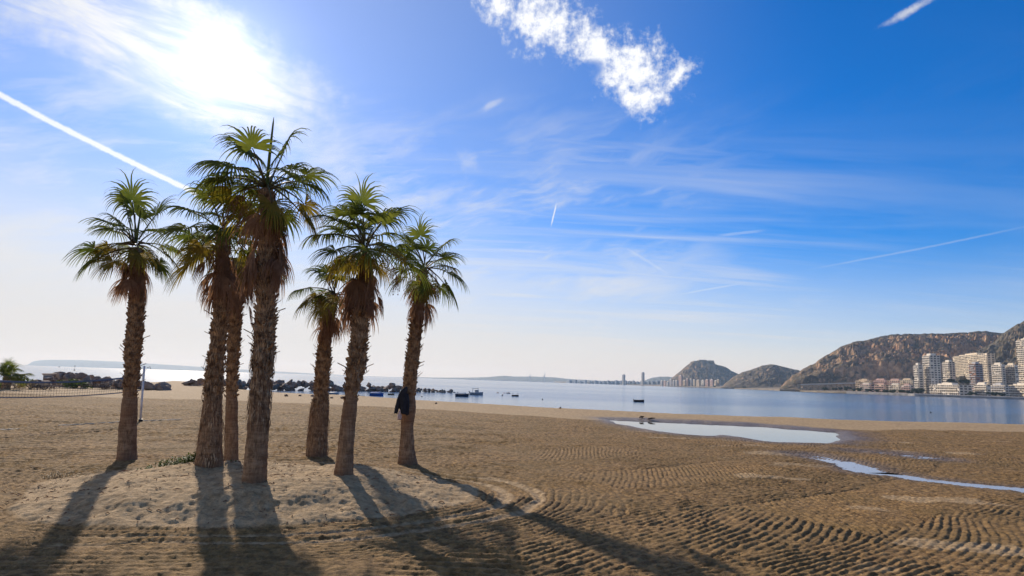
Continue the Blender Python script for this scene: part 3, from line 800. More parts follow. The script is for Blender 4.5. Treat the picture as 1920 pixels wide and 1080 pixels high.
def hill(name, sil, Df, Dr, Db, mat, step=2.0, rows=46, cliffs=0.0, rug=0.10, seed=0, foot=2.0):
    px = np.arange(sil[0][0], sil[-1][0] + 0.1, step)
    py = np.interp(px, [s[0] for s in sil], [s[1] for s in sil])
    rd = [at_y(a, b, Dr) for a, b in zip(px, py)]
    t = np.array([p.x / p.y for p in rd]); H = np.maximum(np.array([p.z for p in rd]), foot)
    tt = t * Dr
    H = H * (1 + 0.025 * fbm(tt * 0.02, tt * 0.0, 3, seed + 9)) + 0.010 * H.max() * fbm(tt * 0.11, tt * 0, 2, seed + 4)
    s = np.linspace(0, 1, rows)
    Sg, Tg = np.meshgrid(s, t, indexing='ij'); Hg = np.broadcast_to(H, Sg.shape)
    Y = Df + (Dr - Df) * Sg; X = Tg * Y
    u = X * 0.006; v = Y * 0.006
    wob = 0.10 * fbm(u * 1.2, v * 1.2, 3, seed)
    q = np.clip(Sg + wob * np.sin(math.pi * Sg), 0, 1)
    gentle = q ** 0.8
    step1 = 0.06 * smooth(q, 0.0, 0.12) + 0.40 * smooth(q, 0.14, 0.24) + 0.12 * smooth(q, 0.24, 0.5) + 0.27 * smooth(q, 0.5, 0.62) + 0.15 * smooth(q, 0.62, 1.0)
    k = cliffs * np.clip(0.75 + 0.6 * fbm(X * 0.004, Y * 0.002, 2, seed + 2), 0, 1)
    pr = gentle * (1 - k) + step1 * k
    rid = 1 - np.abs(fbm(u * 4, v * 4, 4, seed + 5)) * 2
    pr = pr + rug * (rid - 0.5) * np.sin(math.pi * np.clip(Sg, 0, 1)) ** 0.7 + rug * 0.5 * fbm(u * 14, v * 14, 3, seed + 7) * np.sin(math.pi * Sg) ** 0.5
    Z = foot + (Hg - foot) * pr
    lim = EYE + (Hg - EYE) * (Y / Dr) * 0.985                # nothing in front may rise above the ridge line
    Z = np.where(Sg < 1, np.minimum(Z, np.maximum(lim, foot)), Hg)
    Z[0] = SEA - 1
    sb = np.linspace(0, 1, 9)[1:]
    Sb, Tb = np.meshgrid(sb, t, indexing='ij'); Yb = Dr + (Db - Dr) * Sb; Xb = Tb * Yb
    Zb = np.maximum(H * (1 - Sb ** 1.3), SEA - 1)
    X = np.vstack([X, Xb]); Y = np.vstack([Y, Yb]); Z = np.vstack([Z, Zb])
    n, m = X.shape
    fs = [(i * m + j, i * m + j + 1, (i + 1) * m + j + 1, (i + 1) * m + j) for i in range(n - 1) for j in range(m - 1)]
    o = mesh_obj(name, np.stack([X, Y, Z], -1).reshape(-1, 3), fs, mat)
    return tag(o, kind='structure')
hill('mountain', [(1462, 727), (1472, 716), (1490, 702), (1510, 690), (1530, 680), (1545, 668), (1560, 660), (1575, 651), (1590, 645), (1620, 637), (1640, 632), (1680, 627), (1720, 626), (1760, 625), (1800, 622), (1850, 621), (1890, 622), (1960, 640), (2060, 660), (2200, 690)],
     1120, 1650, 2500, HILL, 1.5, 70, 1.0, 0.10, 1)
hill('mountain', [(1752, 712), (1775, 690), (1790, 677), (1806, 668), (1830, 660), (1850, 650), (1866, 641), (1880, 627), (1895, 615), (1908, 607), (1920, 602), (1990, 585), (2080, 590), (2200, 640)],
     1000, 1350, 1640, HILL2, 1.5, 60, 0.15, 0.13, 22)
hill('hill', [(1352, 727), (1362, 717), (1376, 706), (1392, 698), (1410, 692), (1428, 686), (1444, 683.5), (1456, 684.5), (1470, 688), (1484, 691), (1497, 694), (1520, 706), (1560, 722)],
     1900, 2350, 2800, HILL, 1.2, 44, 0.25, 0.10, 33)
hill('castle_hill', [(1238, 722), (1256, 712), (1268, 702), (1280, 692), (1290, 684), (1298, 678), (1306, 676.5), (1338, 676.5), (1341, 683), (1352, 686), (1364, 690), (1372, 696), (1381, 699.5), (1400, 708), (1430, 724)],
     2900, 3250, 3800, HILL, 1.2, 40, 0.35, 0.09, 44)
hill('hill', [(1196, 719), (1212, 712), (1224, 708), (1238, 706), (1252, 706), (1270, 709), (1300, 718)], 5600, 6300, 7200, FAR, 2, 14, 0, 0.05, 55)
hill('far_coast', [(690, 708.5), (740, 707), (780, 707), (812, 708), (850, 708), (880, 708), (914, 707), (925, 706), (945, 704.5), (965, 706), (1000, 706), (1040, 707.5), (1062, 710), (1090, 712), (1130, 714), (1180, 717), (1260, 721)], 7600, 8400, 9600, FAR, 2, 14, 0, 0.06, 66)
hill('headland', [(30, 686), (52, 684), (58, 680), (64, 677), (76, 675.5), (98, 674.5), (150, 675), (200, 677), (240, 679), (300, 683), (380, 688), (460, 693), (540, 697.5), (640, 703), (720, 707)], 11800, 12800, 14500, FAR, 3, 12, 0, 0.05, 77)

# low shore at the feet of the hills, with its quay
LAND = plain('coast_ground', (0.24, 0.185, 0.12), 0.95, 0.35, 0.02)
QUAY = plain('quay_stone', (0.30, 0.27, 0.24), 0.9, 0.3, 0.2)
def coast(name, pts, depth, top, mat):
    vs = []
    for px, yw in pts:
        p = at_y(px, 700, yw); t = p.x / p.y
        vs += [(t * yw, yw, SEA - 1.5), (t * yw, yw, SEA + top), (t * (yw + 25), yw + 25, SEA + top + 0.6), (t * (yw + depth), yw + depth, SEA + top + depth * 0.012)]
    n = len(pts)
    return tag(mesh_obj(name, vs, [(4 * i + k, 4 * i + 4 + k, 4 * i + 5 + k, 4 * i + 1 + k) for i in range(n - 1) for k in range(3)], mat), kind='structure')
coast('coast', [(1040, 4700), (1090, 4300), (1160, 3900), (1235, 3000), (1250, 2600), (1330, 2250), (1380, 1880), (1440, 1500), (1480, 1200), (1530, 1010), (1600, 900), (1700, 800), (1760, 770), (1830, 740), (1930, 725), (2200, 700)], 700, 2.0, LAND)
coast('quay', [(1585, 905), (1640, 845), (1700, 790), (1712, 770), (1762, 755), (1828, 728), (1880, 715), (1935, 708), (2200, 690)], 14, 2.4, QUAY)

def coast_road():
    mb = MB(); pts = [(1500, 720.5), (1530, 719.5), (1560, 718.6), (1600, 717.5), (1650, 717.0)]
    P3 = [at_y(px, py, 1105) for px, py in pts]
    vs = []
    for p in P3: vs += [(p.x, p.y, p.z - 1.6), (p.x, p.y, p.z), (p.x, p.y + 9, p.z), (p.x, p.y + 9, p.z - 6)]
    mb.add(vs, [(4 * i + k, 4 * i + 4 + k, 4 * i + 4 + (k + 1) % 4, 4 * i + (k + 1) % 4) for i in range(len(P3) - 1) for k in range(4)])
    tag(mb.build('coast_road', plain('road_wall', (0.55, 0.50, 0.43), 0.9)), kind='structure')
    a, b = P3[0], P3[-1]; N = 60; vs = []; r = random.Random(8)          # the quarried bank the road runs on
    for i in range(N + 1):
        p = a.lerp(b, i / N); zt = float(np.interp(p.x, [q.x for q in P3], [q.z for q in P3])) - 1.7
        for k in range(6):
            u = k / 5; vs.append((p.x, p.y - 1.5 - 16 * u ** 1.3 + r.uniform(-3.0, 3.0) * (u > 0), zt + (-1.0 - zt) * u))
    tag(mesh_obj('bank', vs, [(6 * i + k, 6 * i + k + 1, 6 * i + 7 + k, 6 * i + 6 + k) for i in range(N) for k in range(5)], rock_material('quarried_bank', (0.34, 0.21, 0.11), (0.66, 0.46, 0.28), (0.07, 0.065, 0.03), (0.2, 0.15, 0.08), 0.05, -0.25)), kind='structure')
coast_road()

# ------------------------------------------------------------------ buildings
WALLS = {k: plain('render_' + k, c, 0.85, 0.10, 0.15) for k, c in dict(cream=(0.70, 0.58, 0.42), white=(0.70, 0.62, 0.51), brick=(0.34, 0.19, 0.13), grey=(0.45, 0.43, 0.42), pink=(0.55, 0.36, 0.30), sand=(0.60, 0.46, 0.31), blue=(0.30, 0.36, 0.44)).items()}  # blue is no real render: distance haze put into the wall colour
def glass_material():
    m, b = material('window_glass', 0.25); n = noise(coords('Object', (0.4, 0.4, 0.33)), 1.0, 1, 0.5)
    setc(b, mixc(sstep(n, 0.42, 0.6), (0.02, 0.024, 0.03), (0.13, 0.10, 0.075))); return m
GLASS = glass_material()
def building(name, label, xl, xm, xr, ytop, zb, D, mat='cream', trim='white', a=-8.0, floor=3.1, bay=3.6, balcony=1.0, group=None, side='windows', cat='building'):
    a = math.radians(a); n1 = Vector((-math.cos(a), -math.sin(a), 0)); e1 = Vector((-math.sin(a), math.cos(a), 0)); e2 = Vector((math.cos(a), math.sin(a), 0)); n2 = Vector((math.sin(a), -math.cos(a), 0))
    C = at_y(xm, ytop, D); zt = C.z; C.z = 0
    tl = at_y(xl, ytop, D).x / D; tr = at_y(xr, ytop, D).x / D
    s1 = max((tl * C.y - C.x) / (e1.x - tl * e1.y), 4.0); s2 = max((tr * C.y - C.x) / (e2.x - tr * e2.y), 4.0)
    s1 = min(s1, 220)
    root = thing(name, (C.x, C.y, zb), label, cat, group)
    h = zt - zb
    nf = max(2, round(h / floor)); fh = h / nf
    rz = math.atan2(e2.y, e2.x)
    mid = (e1 * s1 + e2 * s2) * 0.5
    mb = MB(); mb.box((mid.x, mid.y, (h - 3) / 2), (s2, s1, h + 3), rz); mb.build('wall', WALLS[mat], root)
    mb = MB(); k = 0.35 if s1 > 30 else 0.55
    mb.box((mid.x, mid.y, h + 1.4), (s2 * 0.5, s1 * k, 2.8), rz); mb.box((mid.x + e1.x * s1 * .3, mid.y + e1.y * s1 * .3, h + 0.8), (s2 * 0.3, s1 * 0.15, 1.6), rz)
    mb.build('roof_house', WALLS[trim], root)
    win = MB(); bal = MB(); r = random.Random(int(xl * 7 + ytop))
    for (e, n, L, lit) in ((e1, n1, s1, True), (e2, n2, s2, False)):
        nb = max(1, int(L / bay)); bw = L / nb; rzf = math.atan2(e.y, e.x)
        for f in range(nf):
            z = fh * f
            for b in range(nb):
                if r.random() < 0.06: continue
                c = e * (bw * (b + 0.5)) + n * 0.06
                w = bw * r.uniform(0.5, 0.8) if lit else bw * 0.6
                win.box((c.x, c.y, z + fh * 0.55), (w, 0.25, fh * r.uniform(0.42, 0.62)), rzf)
            if balcony and (lit or side == 'balcony'):
                b = 0
                while b < nb:
                    run = r.choice((1, 2, 2, 3)); run = min(run, nb - b)
                    if r.random() < 0.86:
                        c = e * (bw * (b + run * 0.5)) + n * balcony * 0.5
                        bal.box((c.x, c.y, z + 0.42), (bw * run * 0.94, balcony, 1.05), rzf)
                    b += run
            elif not lit:
                c = e * (L * 0.5) + n * 0.10; bal.box((c.x, c.y, z), (L, 0.2, 0.35), rzf)
    o = win.build('windows', GLASS, root); o['kind'] = 'stuff'
    if bal.v: o = bal.build('balconies', WALLS[trim], root); o['kind'] = 'stuff'
    return root
G = 'apartment blocks on the far shore'
building('apartment_tower', 'slim white apartment tower, leftmost high-rise under the mountain', 1713, 1721, 1730, 684, 1.5, 880, 'white', 'white', group=G, side='balcony')
building('apartment_tower', 'tall white tower with a dark flank beside the slim leftmost high-rise', 1729.5, 1743, 1762, 666, 1.5, 870, 'white', 'white', group=G)
building('apartment_tower', 'cream tower with stacked balconies between the dark-flanked tower and the widest slab', 1767, 1779, 1790, 678, 4, 950, 'cream', 'white', group=G)
building('apartment_block', 'widest and broadest cream slab block with a grid of small windows', 1786, 1850, 1865, 662, 5, 1020, 'cream', 'cream', -14, 2.9, 5.5, 0.7, group=G)
building('apartment_tower', 'brownish tower standing in front of the widest cream slab block', 1816, 1828, 1842, 682, 4, 900, 'brick', 'grey', group=G, side='balcony')
building('apartment_tower', 'pale tower with long balconies just right of the widest slab block', 1859, 1878, 1884, 683, 4, 900, 'white', 'white', group=G)
building('apartment_tower', 'pale tower against the foot of the tallest high-rise', 1884.5, 1902, 1906, 684, 4, 890, 'white', 'cream', group=G)
building('apartment_tower', 'tallest high-rise, cream with banded balconies, cut by the picture edge', 1905, 1938, 1952, 634, 4, 930, 'cream', 'white', -10, 3.1, 4.0, 1.3, group=G)
building('apartment_block', 'long low white waterfront block with a brick-brown end wall', 1743.5, 1798, 1822, 721.5, 1.5, 790, 'white', 'white', -7, 3.0, 4.5, 1.2, group=G)
building('apartment_block', 'low white waterfront block right of the brown end wall', 1827, 1850, 1854, 721, 1.5, 770, 'white', 'white', -12, group=G)
building('apartment_block', 'low white waterfront block with trees before it', 1856, 1884, 1889, 722, 1.5, 765, 'white', 'grey', -12, group=G)
building('apartment_block', 'low cream waterfront block under the tallest high-rise', 1891, 1935, 1945, 722, 1.5, 755, 'cream', 'white', -12, group=G)
r_ = random.Random(3)
TG = 'terraced low blocks under the cliff'
for k, (xl, xm, xr, yt, D, mt) in enumerate([(1604, 1634, 1641, 713.5, 1040, 'sand'), (1637, 1662, 1668, 713, 1010, 'pink'), (1664, 1690, 1696, 713.5, 980, 'sand'), (1688, 1711, 1716, 712.5, 950, 'cream'), (1612, 1632, 1640, 721, 960, 'pink'), (1640, 1660, 1667, 721.5, 930, 'sand'), (1667, 1688, 1694, 722, 900, 'cream'), (1690, 1707, 1713, 723, 870, 'white')]):
    row = 'upper' if k < 4 else 'lower'
    building('terraced_block', f'{("first", "second", "third", "fourth")[k % 4]} block from the cliffs in the {row} row of low terraced flats', xl, xm, xr, yt, 2 if k > 3 else 4, D, mt, r_.choice(('sand', 'white', 'pink')), 9, 2.9, 4.0, 1.4, group=TG)
r_ = random.Random(3)
ORD = 'first second third fourth fifth sixth seventh eighth ninth tenth eleventh twelfth thirteenth fourteenth fifteenth sixteenth seventeenth eighteenth nineteenth twentieth twenty-first twenty-second twenty-third twenty-fourth twenty-fifth twenty-sixth twenty-seventh twenty-eighth twenty-ninth thirtieth'.split()
cb = hb = 0
x = 1238.0
while x < 1346:
    w = r_.uniform(5, 9); yt = 711 + 4 * abs((x - 1285) / 60) + r_.uniform(-2.5, 2.5); 
    if abs(x - 1272) < 5: yt = 704.5
    building('city_block', f'{ORD[cb]} small city block from the left at the foot of the castle hill', x, x + w * 0.62, x + w, yt, 1.5, 2500 + r_.uniform(0, 200), r_.choice(['cream', 'white', 'sand', 'pink', 'grey']), 'white', 2.0, 3.4, 6.0, 0, group='city blocks at the foot of the castle hill')
    x += w * r_.uniform(0.75, 1.0); cb += 1
x = 1062.0
while x < 1240:
    w = r_.uniform(6, 12); yt = 713.5 + (x - 1062) * 0.011 + r_.uniform(-1.2, 1.4)
    building('city_block', f'{ORD[hb]} hazy low city block from the left in the flat skyline by the cranes', x, x + w * 0.5, x + w, yt, 1.5, 4350 - (x - 1062) * 5.0, r_.choice(['blue', 'blue', 'blue', 'grey', 'blue']), 'blue', 6.0, 3.6, 9.0, 0, group='hazy low city blocks')  # mostly blue walls and trim: painted haze on top of the air volume
    x += w * r_.uniform(0.8, 1.1); hb += 1
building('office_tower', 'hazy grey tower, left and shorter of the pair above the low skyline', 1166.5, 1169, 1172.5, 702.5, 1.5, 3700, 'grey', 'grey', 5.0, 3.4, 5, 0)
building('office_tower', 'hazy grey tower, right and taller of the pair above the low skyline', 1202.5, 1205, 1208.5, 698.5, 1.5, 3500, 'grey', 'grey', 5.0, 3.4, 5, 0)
def castle():
    D = 3230; b = at_y(1320, 680, D)
    root = thing('castle', (b.x, b.y, b.z - 12), 'old stone fortress on the flat top of the castle hill', 'castle')
    st = plain('castle_stone', (0.30, 0.24, 0.18), 0.95, 0.3, 0.05)
    def blk(name, x0, x1, yt, dep, crenel=False):
        p0, p1 = at_y(x0, yt, D), at_y(x1, yt, D); mb = MB(); w = p1.x - p0.x; top = p0.z - (b.z - 12)
        mb.box(((p0.x + p1.x) / 2 - b.x, dep / 2, top / 2 - 5), (w, dep, top + 10), 0, 0, 0.97)
        if crenel:
            k = int(w / 5)
            for j in range(k): mb.box((p0.x - b.x + (j + 0.5) * w / k, 1.2, top + 0.8), (w / k * 0.55, 2.0, 1.8))
        mb.build(name, st, root)
    blk('curtain_wall', 1300, 1339.5, 677.5, 60, True); blk('keep', 1311, 1326, 674.8, 40, True); blk('bastion', 1327, 1339, 676.0, 50, True); blk('gatehouse', 1302, 1308, 676.5, 30); blk('lower_wall', 1341, 1362, 687.5, 20, True)
    mb = MB(); q = at_y(1322, 672, D) - Vector((b.x, b.y, b.z - 12)); mb.tube([(q.x, 10, q.z - 12), (q.x, 10, q.z + 2)], 0.5, 5); mb.build('flagpole', st, root)
castle()
def crane(px, ytop, label):
    D = 6500; p = at_y(px, ytop, D); b = thing('harbour_crane', (p.x, p.y, SEA), label, 'crane'); m_ = WALLS['grey']; h = p.z - SEA
    mb = MB()
    for sx in (-1, 1):
        for sy in (-1, 1): mb.tube([(sx * 9, sy * 9, 0), (sx * 3, sy * 3, h * 0.62)], 2.0, 4)
    mb.build('legs_frame', m_, b)
    mb = MB(); mb.tube([(0, 0, h * 0.45), (0, 0, h)], [3.0, 1.6], 5); mb.build('mast', m_, b)
    mb = MB(); mb.tube([(-14, 0, h * 0.62), (0, 0, h * 0.66), (16, 0, h * 0.9)], [1.5, 2.2, 1.2], 4); mb.build('jib', m_, b)
    mb = MB(); mb.box((0, 0, h * 0.6), (9, 8, 7)); mb.build('cabin', m_, b)
crane(994, 700, 'hazy harbour crane on the far coast, left of the two')
crane(1021, 699, 'hazy harbour crane on the far coast, right of the two')
tag(coast('harbour_mole', [(880, 6600), (960, 6500), (1040, 6300), (1100, 5600), (1160, 4400)], 120, 6, WALLS['grey']), kind='structure')

# ------------------------------------------------------------------ leafy things
def foliage_material(name, c0, c1):
    return leaf_material(name, c0, c1, 0.3, 0.7)
TREE_G = foliage_material('tree_foliage', (0.030, 0.045, 0.014), (0.075, 0.085, 0.028))
SHRUB_G = foliage_material('shrub_green', (0.06, 0.10, 0.015), (0.17, 0.20, 0.03))
SHRUB_D = foliage_material('shrub_dry', (0.22, 0.16, 0.07), (0.42, 0.32, 0.17))
SHRUB_P = foliage_material('shrub_grey', (0.14, 0.11, 0.09), (0.30, 0.24, 0.20))
BARK = plain('bark', (0.10, 0.07, 0.045), 0.9)
def crown_mesh(name, mat, n, rad, leaf, seed, flat=0.75, lump=6):
    r = random.Random(seed); mb = MB()
    cs = [Vector((r.gauss(0, 0.45), r.gauss(0, 0.45), r.gauss(0, 0.3) * flat)) * rad for _ in range(lump)]
    for i in range(n):
        c = r.choice(cs); d = Vector((r.gauss(0, 1), r.gauss(0, 1), r.gauss(0, 1))); d.normalize()
        p = c + Vector((d.x, d.y, d.z * flat)) * rad * 0.5 * r.uniform(0.55, 1.05)
        a = Vector((r.gauss(0, 1), r.gauss(0, 1), r.gauss(0, 1))).normalized(); b = a.cross(d).normalized(); l = leaf * r.uniform(0.6, 1.4)
        mb.add([p - a * l - b * l * .3, p + a * l * .2 - b * l * .55, p + a * l, p + b * l * .5], [(0, 1, 2, 3)])
    return mb.mesh(name, mat)
TREES = [crown_mesh('crown', TREE_G, 420, 4.2, 0.75, 60 + k) for k in range(3)]
tm = MB(); tm.tube([(0, 0, -1), (0.1, 0, 1.5), (0.3, 0.2, 3.5)], [0.35, 0.28, 0.15], 6); tm.tube([(0.1, 0, 1.6), (-0.9, 0.4, 3.4)], [0.18, 0.08], 5); TRUNKM = tm.mesh('trunk', BARK)
for k, (px, py, D) in enumerate([(1566, 729, 1000), (1576, 728, 990), (1588, 729, 975), (1600, 731, 930), (1612, 731, 915), (1627, 732, 900), (1643, 733, 880), (1660, 734, 860), (1676, 735, 840), (1690, 735, 835), (1704, 736, 810), (1716, 736, 800), (1726, 737, 795), (1784, 716, 860), (1790, 717, 850), (1806, 717, 850), (1813, 716, 855), (1822, 738, 760), (1857, 737, 752), (1866, 738, 750), (1876, 738, 748), (1546, 730, 1010), (1340, 727, 2300), (1372, 728, 1950), (1396, 729, 1800)]):
    p = at_y(px, py, D); t = thing('tree', (p.x, p.y, max(p.z - 4, 0.5)), ('small dark tree on the far shore below the bare cliffs' if px < 1605 else 'small dark tree before the terraced low flats on the far shore' if px < 1730 else 'dark tree between the high-rises above the long white block' if py < 720 else 'small dark tree on the quay before the low white blocks'), 'tree', 'shore trees under the cliffs')
    q = r_.uniform(0.8, 1.3); t.scale = (q, q, q * 0.9)
    link('trunk', TRUNKM, t); c = link('crown', TREES[k % 3], t); c.location = (0, 0, 4.4); c.rotation_euler = (0, 0, r_.uniform(0, 6))

# ------------------------------------------------------------------ rocks
def boulder_material():
    m, b = material('groyne_rock', 0.9); n = noise(coords(), 1.6, 6, 0.65); n2 = noise(coords(), 9.0, 4, 0.6)
    oi = S.nt.nodes.new('ShaderNodeObjectInfo')
    c = mixc(sstep(n * 0.7 + n2 * 0.3, 0.35, 0.65), (0.13, 0.086, 0.062), (0.46, 0.33, 0.24))
    setc(b, mixc(S(oi.outputs['Random']) * 0.6, c, (0.24, 0.165, 0.12))); bump(b, n2 + n, 0.8, 0.05); return m
ROCKM = boulder_material()
def boulder(k):
    bm = bmesh.new(); bmesh.ops.create_icosphere(bm, subdivisions=3, radius=0.5); r = random.Random(k)
    cuts = [(Vector((r.gauss(0, 1), r.gauss(0, 1), r.gauss(0, 1))).normalized(), r.uniform(0.20, 0.38)) for _ in range(13)]
    for v in bm.verts:
        for n, d in cuts:
            e = v.co.dot(n) - d
            if e > 0: v.co -= n * e * 0.97
        c = v.co; q = vnoise(np.array([c.x * 4]), np.array([c.y * 4]), np.array([c.z * 4]), k)[0]; v.co *= 1 + 0.10 * q
    me = bpy.data.meshes.new('boulder'); bm.to_mesh(me); bm.free(); me.materials.append(ROCKM); return me
BOULD = [boulder(k) for k in range(7)]
def rock(px, D, z, size, label, group, sq=0.75):
    p = at_y(px, 700, D); o = link('boulder', r_.choice(BOULD)); o.location = (p.x, D, z)
    o.rotation_euler = (r_.uniform(-.4, .4), r_.uniform(-.4, .4), r_.uniform(0, 6.28)); o.scale = (size * r_.uniform(0.9, 1.35), size, size * sq)
    return tag(o, label, 'boulder', group)
for k in range(170):
    u = k / 169; px = 352 + (846 - 352) * u + r_.uniform(-3, 3)
    D = 84 + 36 * u + r_.uniform(-2.2, 2.2)
    hmax = (1.5 - 0.6 * u) * (1.0 if u < 0.85 else 0.55)
    z = SEA + r_.uniform(0.0, hmax)
    rock(px, D, z, r_.uniform(0.9, 1.7) * (1.0 if u < 0.85 else 0.7), 'brown boulder in the long low rock groyne behind the palm trunks', 'boulders of the groyne')
for px, D, z, s in ((853, 121, SEA, .7), (860, 122, SEA, .45), (935, 131, SEA - .1, .8), (946, 132, SEA - .1, 1.0), (953, 131, SEA, 1.3), (961, 132, SEA - .1, 1.0), (972, 131, SEA - .1, .8), (981, 132, SEA - .1, .6)):
    rock(px, D, z, s, 'low dark rock just breaking the water off the groyne', 'rocks awash off the groyne', 0.45)
for k in range(70):
    px = r_.uniform(66, 312); D = r_.uniform(62, 69); z = r_.uniform(0.0, 1.05) * (1.0 if px < 250 else 0.4)
    if px < 80: z *= 0.5
    rock(px, D, z, r_.uniform(0.9, 1.7), 'brown boulder in the rock pile beyond the volleyball net', 'boulders beyond the net')
for px, py, s in ((1052, 775, 0.28), (508, 745, 0.4), (540, 748, 0.45), (565, 748, 0.4), (590, 749, 0.5), (625, 752, 0.4), (646, 753, 0.5), (820, 764, 0.3)):
    p = on_z(px, py, -0.2); rock(px, p.y, gz(p.x, p.y) + 0.05, s, 'small dark stone lying at the water line', 'stones along the water line', 0.6)

# ------------------------------------------------------------------ boats and buoys
def boat_hull(L, W, H, mat_hull, mat_in, name='hull'):
    mb = MB(); N = 11; ring = []
    for i in range(N):
        s = i / (N - 1); x = (s - 0.5) * L
        w = W / 2 * (1 - max(0, (s - 0.45) / 0.55) ** 2.2) * (0.82 + 0.18 * min(1, s / 0.3)); w = max(w, 0.015)
        sh = H * (0.82 + 0.30 * max(0, s - 0.35) ** 1.6 / 0.5 + 0.06 * (1 - s)); k = -0.12 * H + 0.25 * H * max(0, (s - 0.8) / 0.2) ** 2
        ring.append([(x, -w, sh), (x, -w * 0.86, sh * 0.45), (x, -w * 0.45, k), (x, 0, k - 0.03), (x, w * 0.45, k), (x, w * 0.86, sh * 0.45), (x, w, sh)])
    out = [p for rg in ring for p in rg]
    mb.add(out, [(i * 7 + j, i * 7 + 7 + j, i * 7 + 8 + j, i * 7 + 1 + j) for i in range(N - 1) for j in range(6)] + [tuple(range(7))], 0)
    inn = [(p[0] * 0.97, p[1] * 0.90, max(p[2] - 0.015, H * 0.28)) for rg in ring for p in rg]
    mb.add(inn, [(i * 7 + j, i * 7 + 1 + j, i * 7 + 8 + j, i * 7 + 7 + j) for i in range(N - 1) for j in range(6)] + [tuple(range(7))[::-1]], 1)
    rim = []
    for e in (0, 6):
        b = len(mb.v); vs = [ring[i][e] for i in range(N)] + [inn[i * 7 + e] for i in range(N)]
        mb.add(vs, [(i, i + 1, N + i + 1, N + i) for i in range(N - 1)], 1)
    return mb.mesh(name, [mat_hull, mat_in], False), ring
BP = {k: plain('boat_' + k, c, 0.45, 0.15, 2.0) for k, c in dict(navy=(0.03, 0.045, 0.08), dark=(0.035, 0.035, 0.042), blue=(0.02, 0.10, 0.34), white=(0.62, 0.62, 0.60), wood=(0.22, 0.12, 0.05), grey=(0.30, 0.32, 0.34), black=(0.012, 0.012, 0.014), red=(0.30, 0.05, 0.03)).items()}
def boat(px, py, lpx, label, hull, inner, yaw=0.0, cover=None, cabin=False, motor=False):
    p = on_z(px, py, SEA); L = lpx / F * p.y; W, H = L * 0.40, L * 0.20
    root = thing('boat', (p.x, p.y, SEA), label, 'boat', None, yaw)
    me, ring = boat_hull(L, W, H, BP[hull], BP[inner]); link('hull', me, root)
    rm = MB()
    for e in (0, 6): rm.tube([(q[0], q[1] * 1.01, q[2] + 0.005) for q in (rg[e] for rg in ring)], L * 0.008, 4)
    rm.build('gunwale', BP['white'] if hull in ('blue', 'grey') else BP['wood'], root)
    for s in (0.25, 0.5, 0.72):
        w = W * 0.9 * (1 if s < 0.6 else 0.72); mb = MB(); mb.box(((s - 0.5) * L, 0, H * 0.62), (L * 0.06, w, L * 0.012)); mb.build('thwart', BP['wood'], root)
    if cover:
        mb = MB(); n = 7; vs = []
        for i in range(n):
            s = i / (n - 1) * 0.74 + 0.08; w = W * 0.5 * (1 - max(0, (s - 0.45) / 0.55) ** 2.2) * 0.98; zt = H * (0.95 + 0.25 * s)
            vs += [((s - .5) * L, -w, zt), ((s - .5) * L, -w * .5, zt + H * .22), ((s - .5) * L, 0, zt + H * (.30 + .06 * (i % 2))), ((s - .5) * L, w * .5, zt + H * .22), ((s - .5) * L, w, zt)]
        mb.add(vs, [(i * 5 + j, i * 5 + 5 + j, i * 5 + 6 + j, i * 5 + 1 + j) for i in range(n - 1) for j in range(4)]); mb.build('cover', BP[cover], root, True)
    if cabin:
        mb = MB(); mb.box((L * 0.02, 0, H * 1.35), (L * 0.30, W * 0.62, H * 0.9), 0, 0, 0.86); c = mb.build('cabin', BP['white'], root)
        mb = MB(); mb.box((L * 0.02, 0, H * 1.5), (L * 0.29, W * 0.60, H * 0.34), 0, 0, 0.97); mb.build('windscreen', GLASS, c)
        mb = MB(); mb.box((-L * 0.08, 0, H * 2.35), (L * 0.46, W * 0.7, H * 0.12)); mb.build('canopy', BP['dark'], root)
        for sx in (-0.28, 0.12):
            for sy in (-1, 1): mb = MB(); mb.tube([(sx * L, sy * W * 0.3, H * 0.8), (sx * L, sy * W * 0.32, H * 2.32)], L * 0.008, 4); mb.build('canopy_pole', BP['grey'], root)
    if motor:
        mb = MB(); mb.box((-L * 0.53, 0, H * 1.15), (L * 0.07, L * 0.06, L * 0.09), 0, 0, 0.8); mb.tube([(-L * .53, 0, H * .9), (-L * .53, 0, -H * .3)], L * 0.014, 5); mb.build('outboard_motor', BP['black'], root)
boat(866, 743.5, 25, 'dark covered rowing boat moored beside the cabin boat', 'navy', 'dark', 0.1, 'grey')
boat(893, 740.5, 25, 'small motor boat with a cabin and dark canopy', 'grey', 'white', 0.15, None, True, True)
boat(966, 743, 13, 'tiny dark dinghy low in the water near the awash rocks', 'dark', 'dark', 0.2)
boat(1198, 753.5, 19, 'lone dark dinghy with an outboard, out on the open bay', 'dark', 'wood', -0.15, None, False, True)
boat(706, 742, 25, 'bright blue boat moored in front of the rock groyne', 'blue', 'blue', 0.1, 'blue')
boat(733, 740.5, 12, 'small wooden boat right behind the bright blue boat', 'wood', 'wood', 0.2)
boat(626, 740, 18, 'pale grey boat half hidden by the shortest palm trunk', 'grey', 'white', 0.0, 'grey')
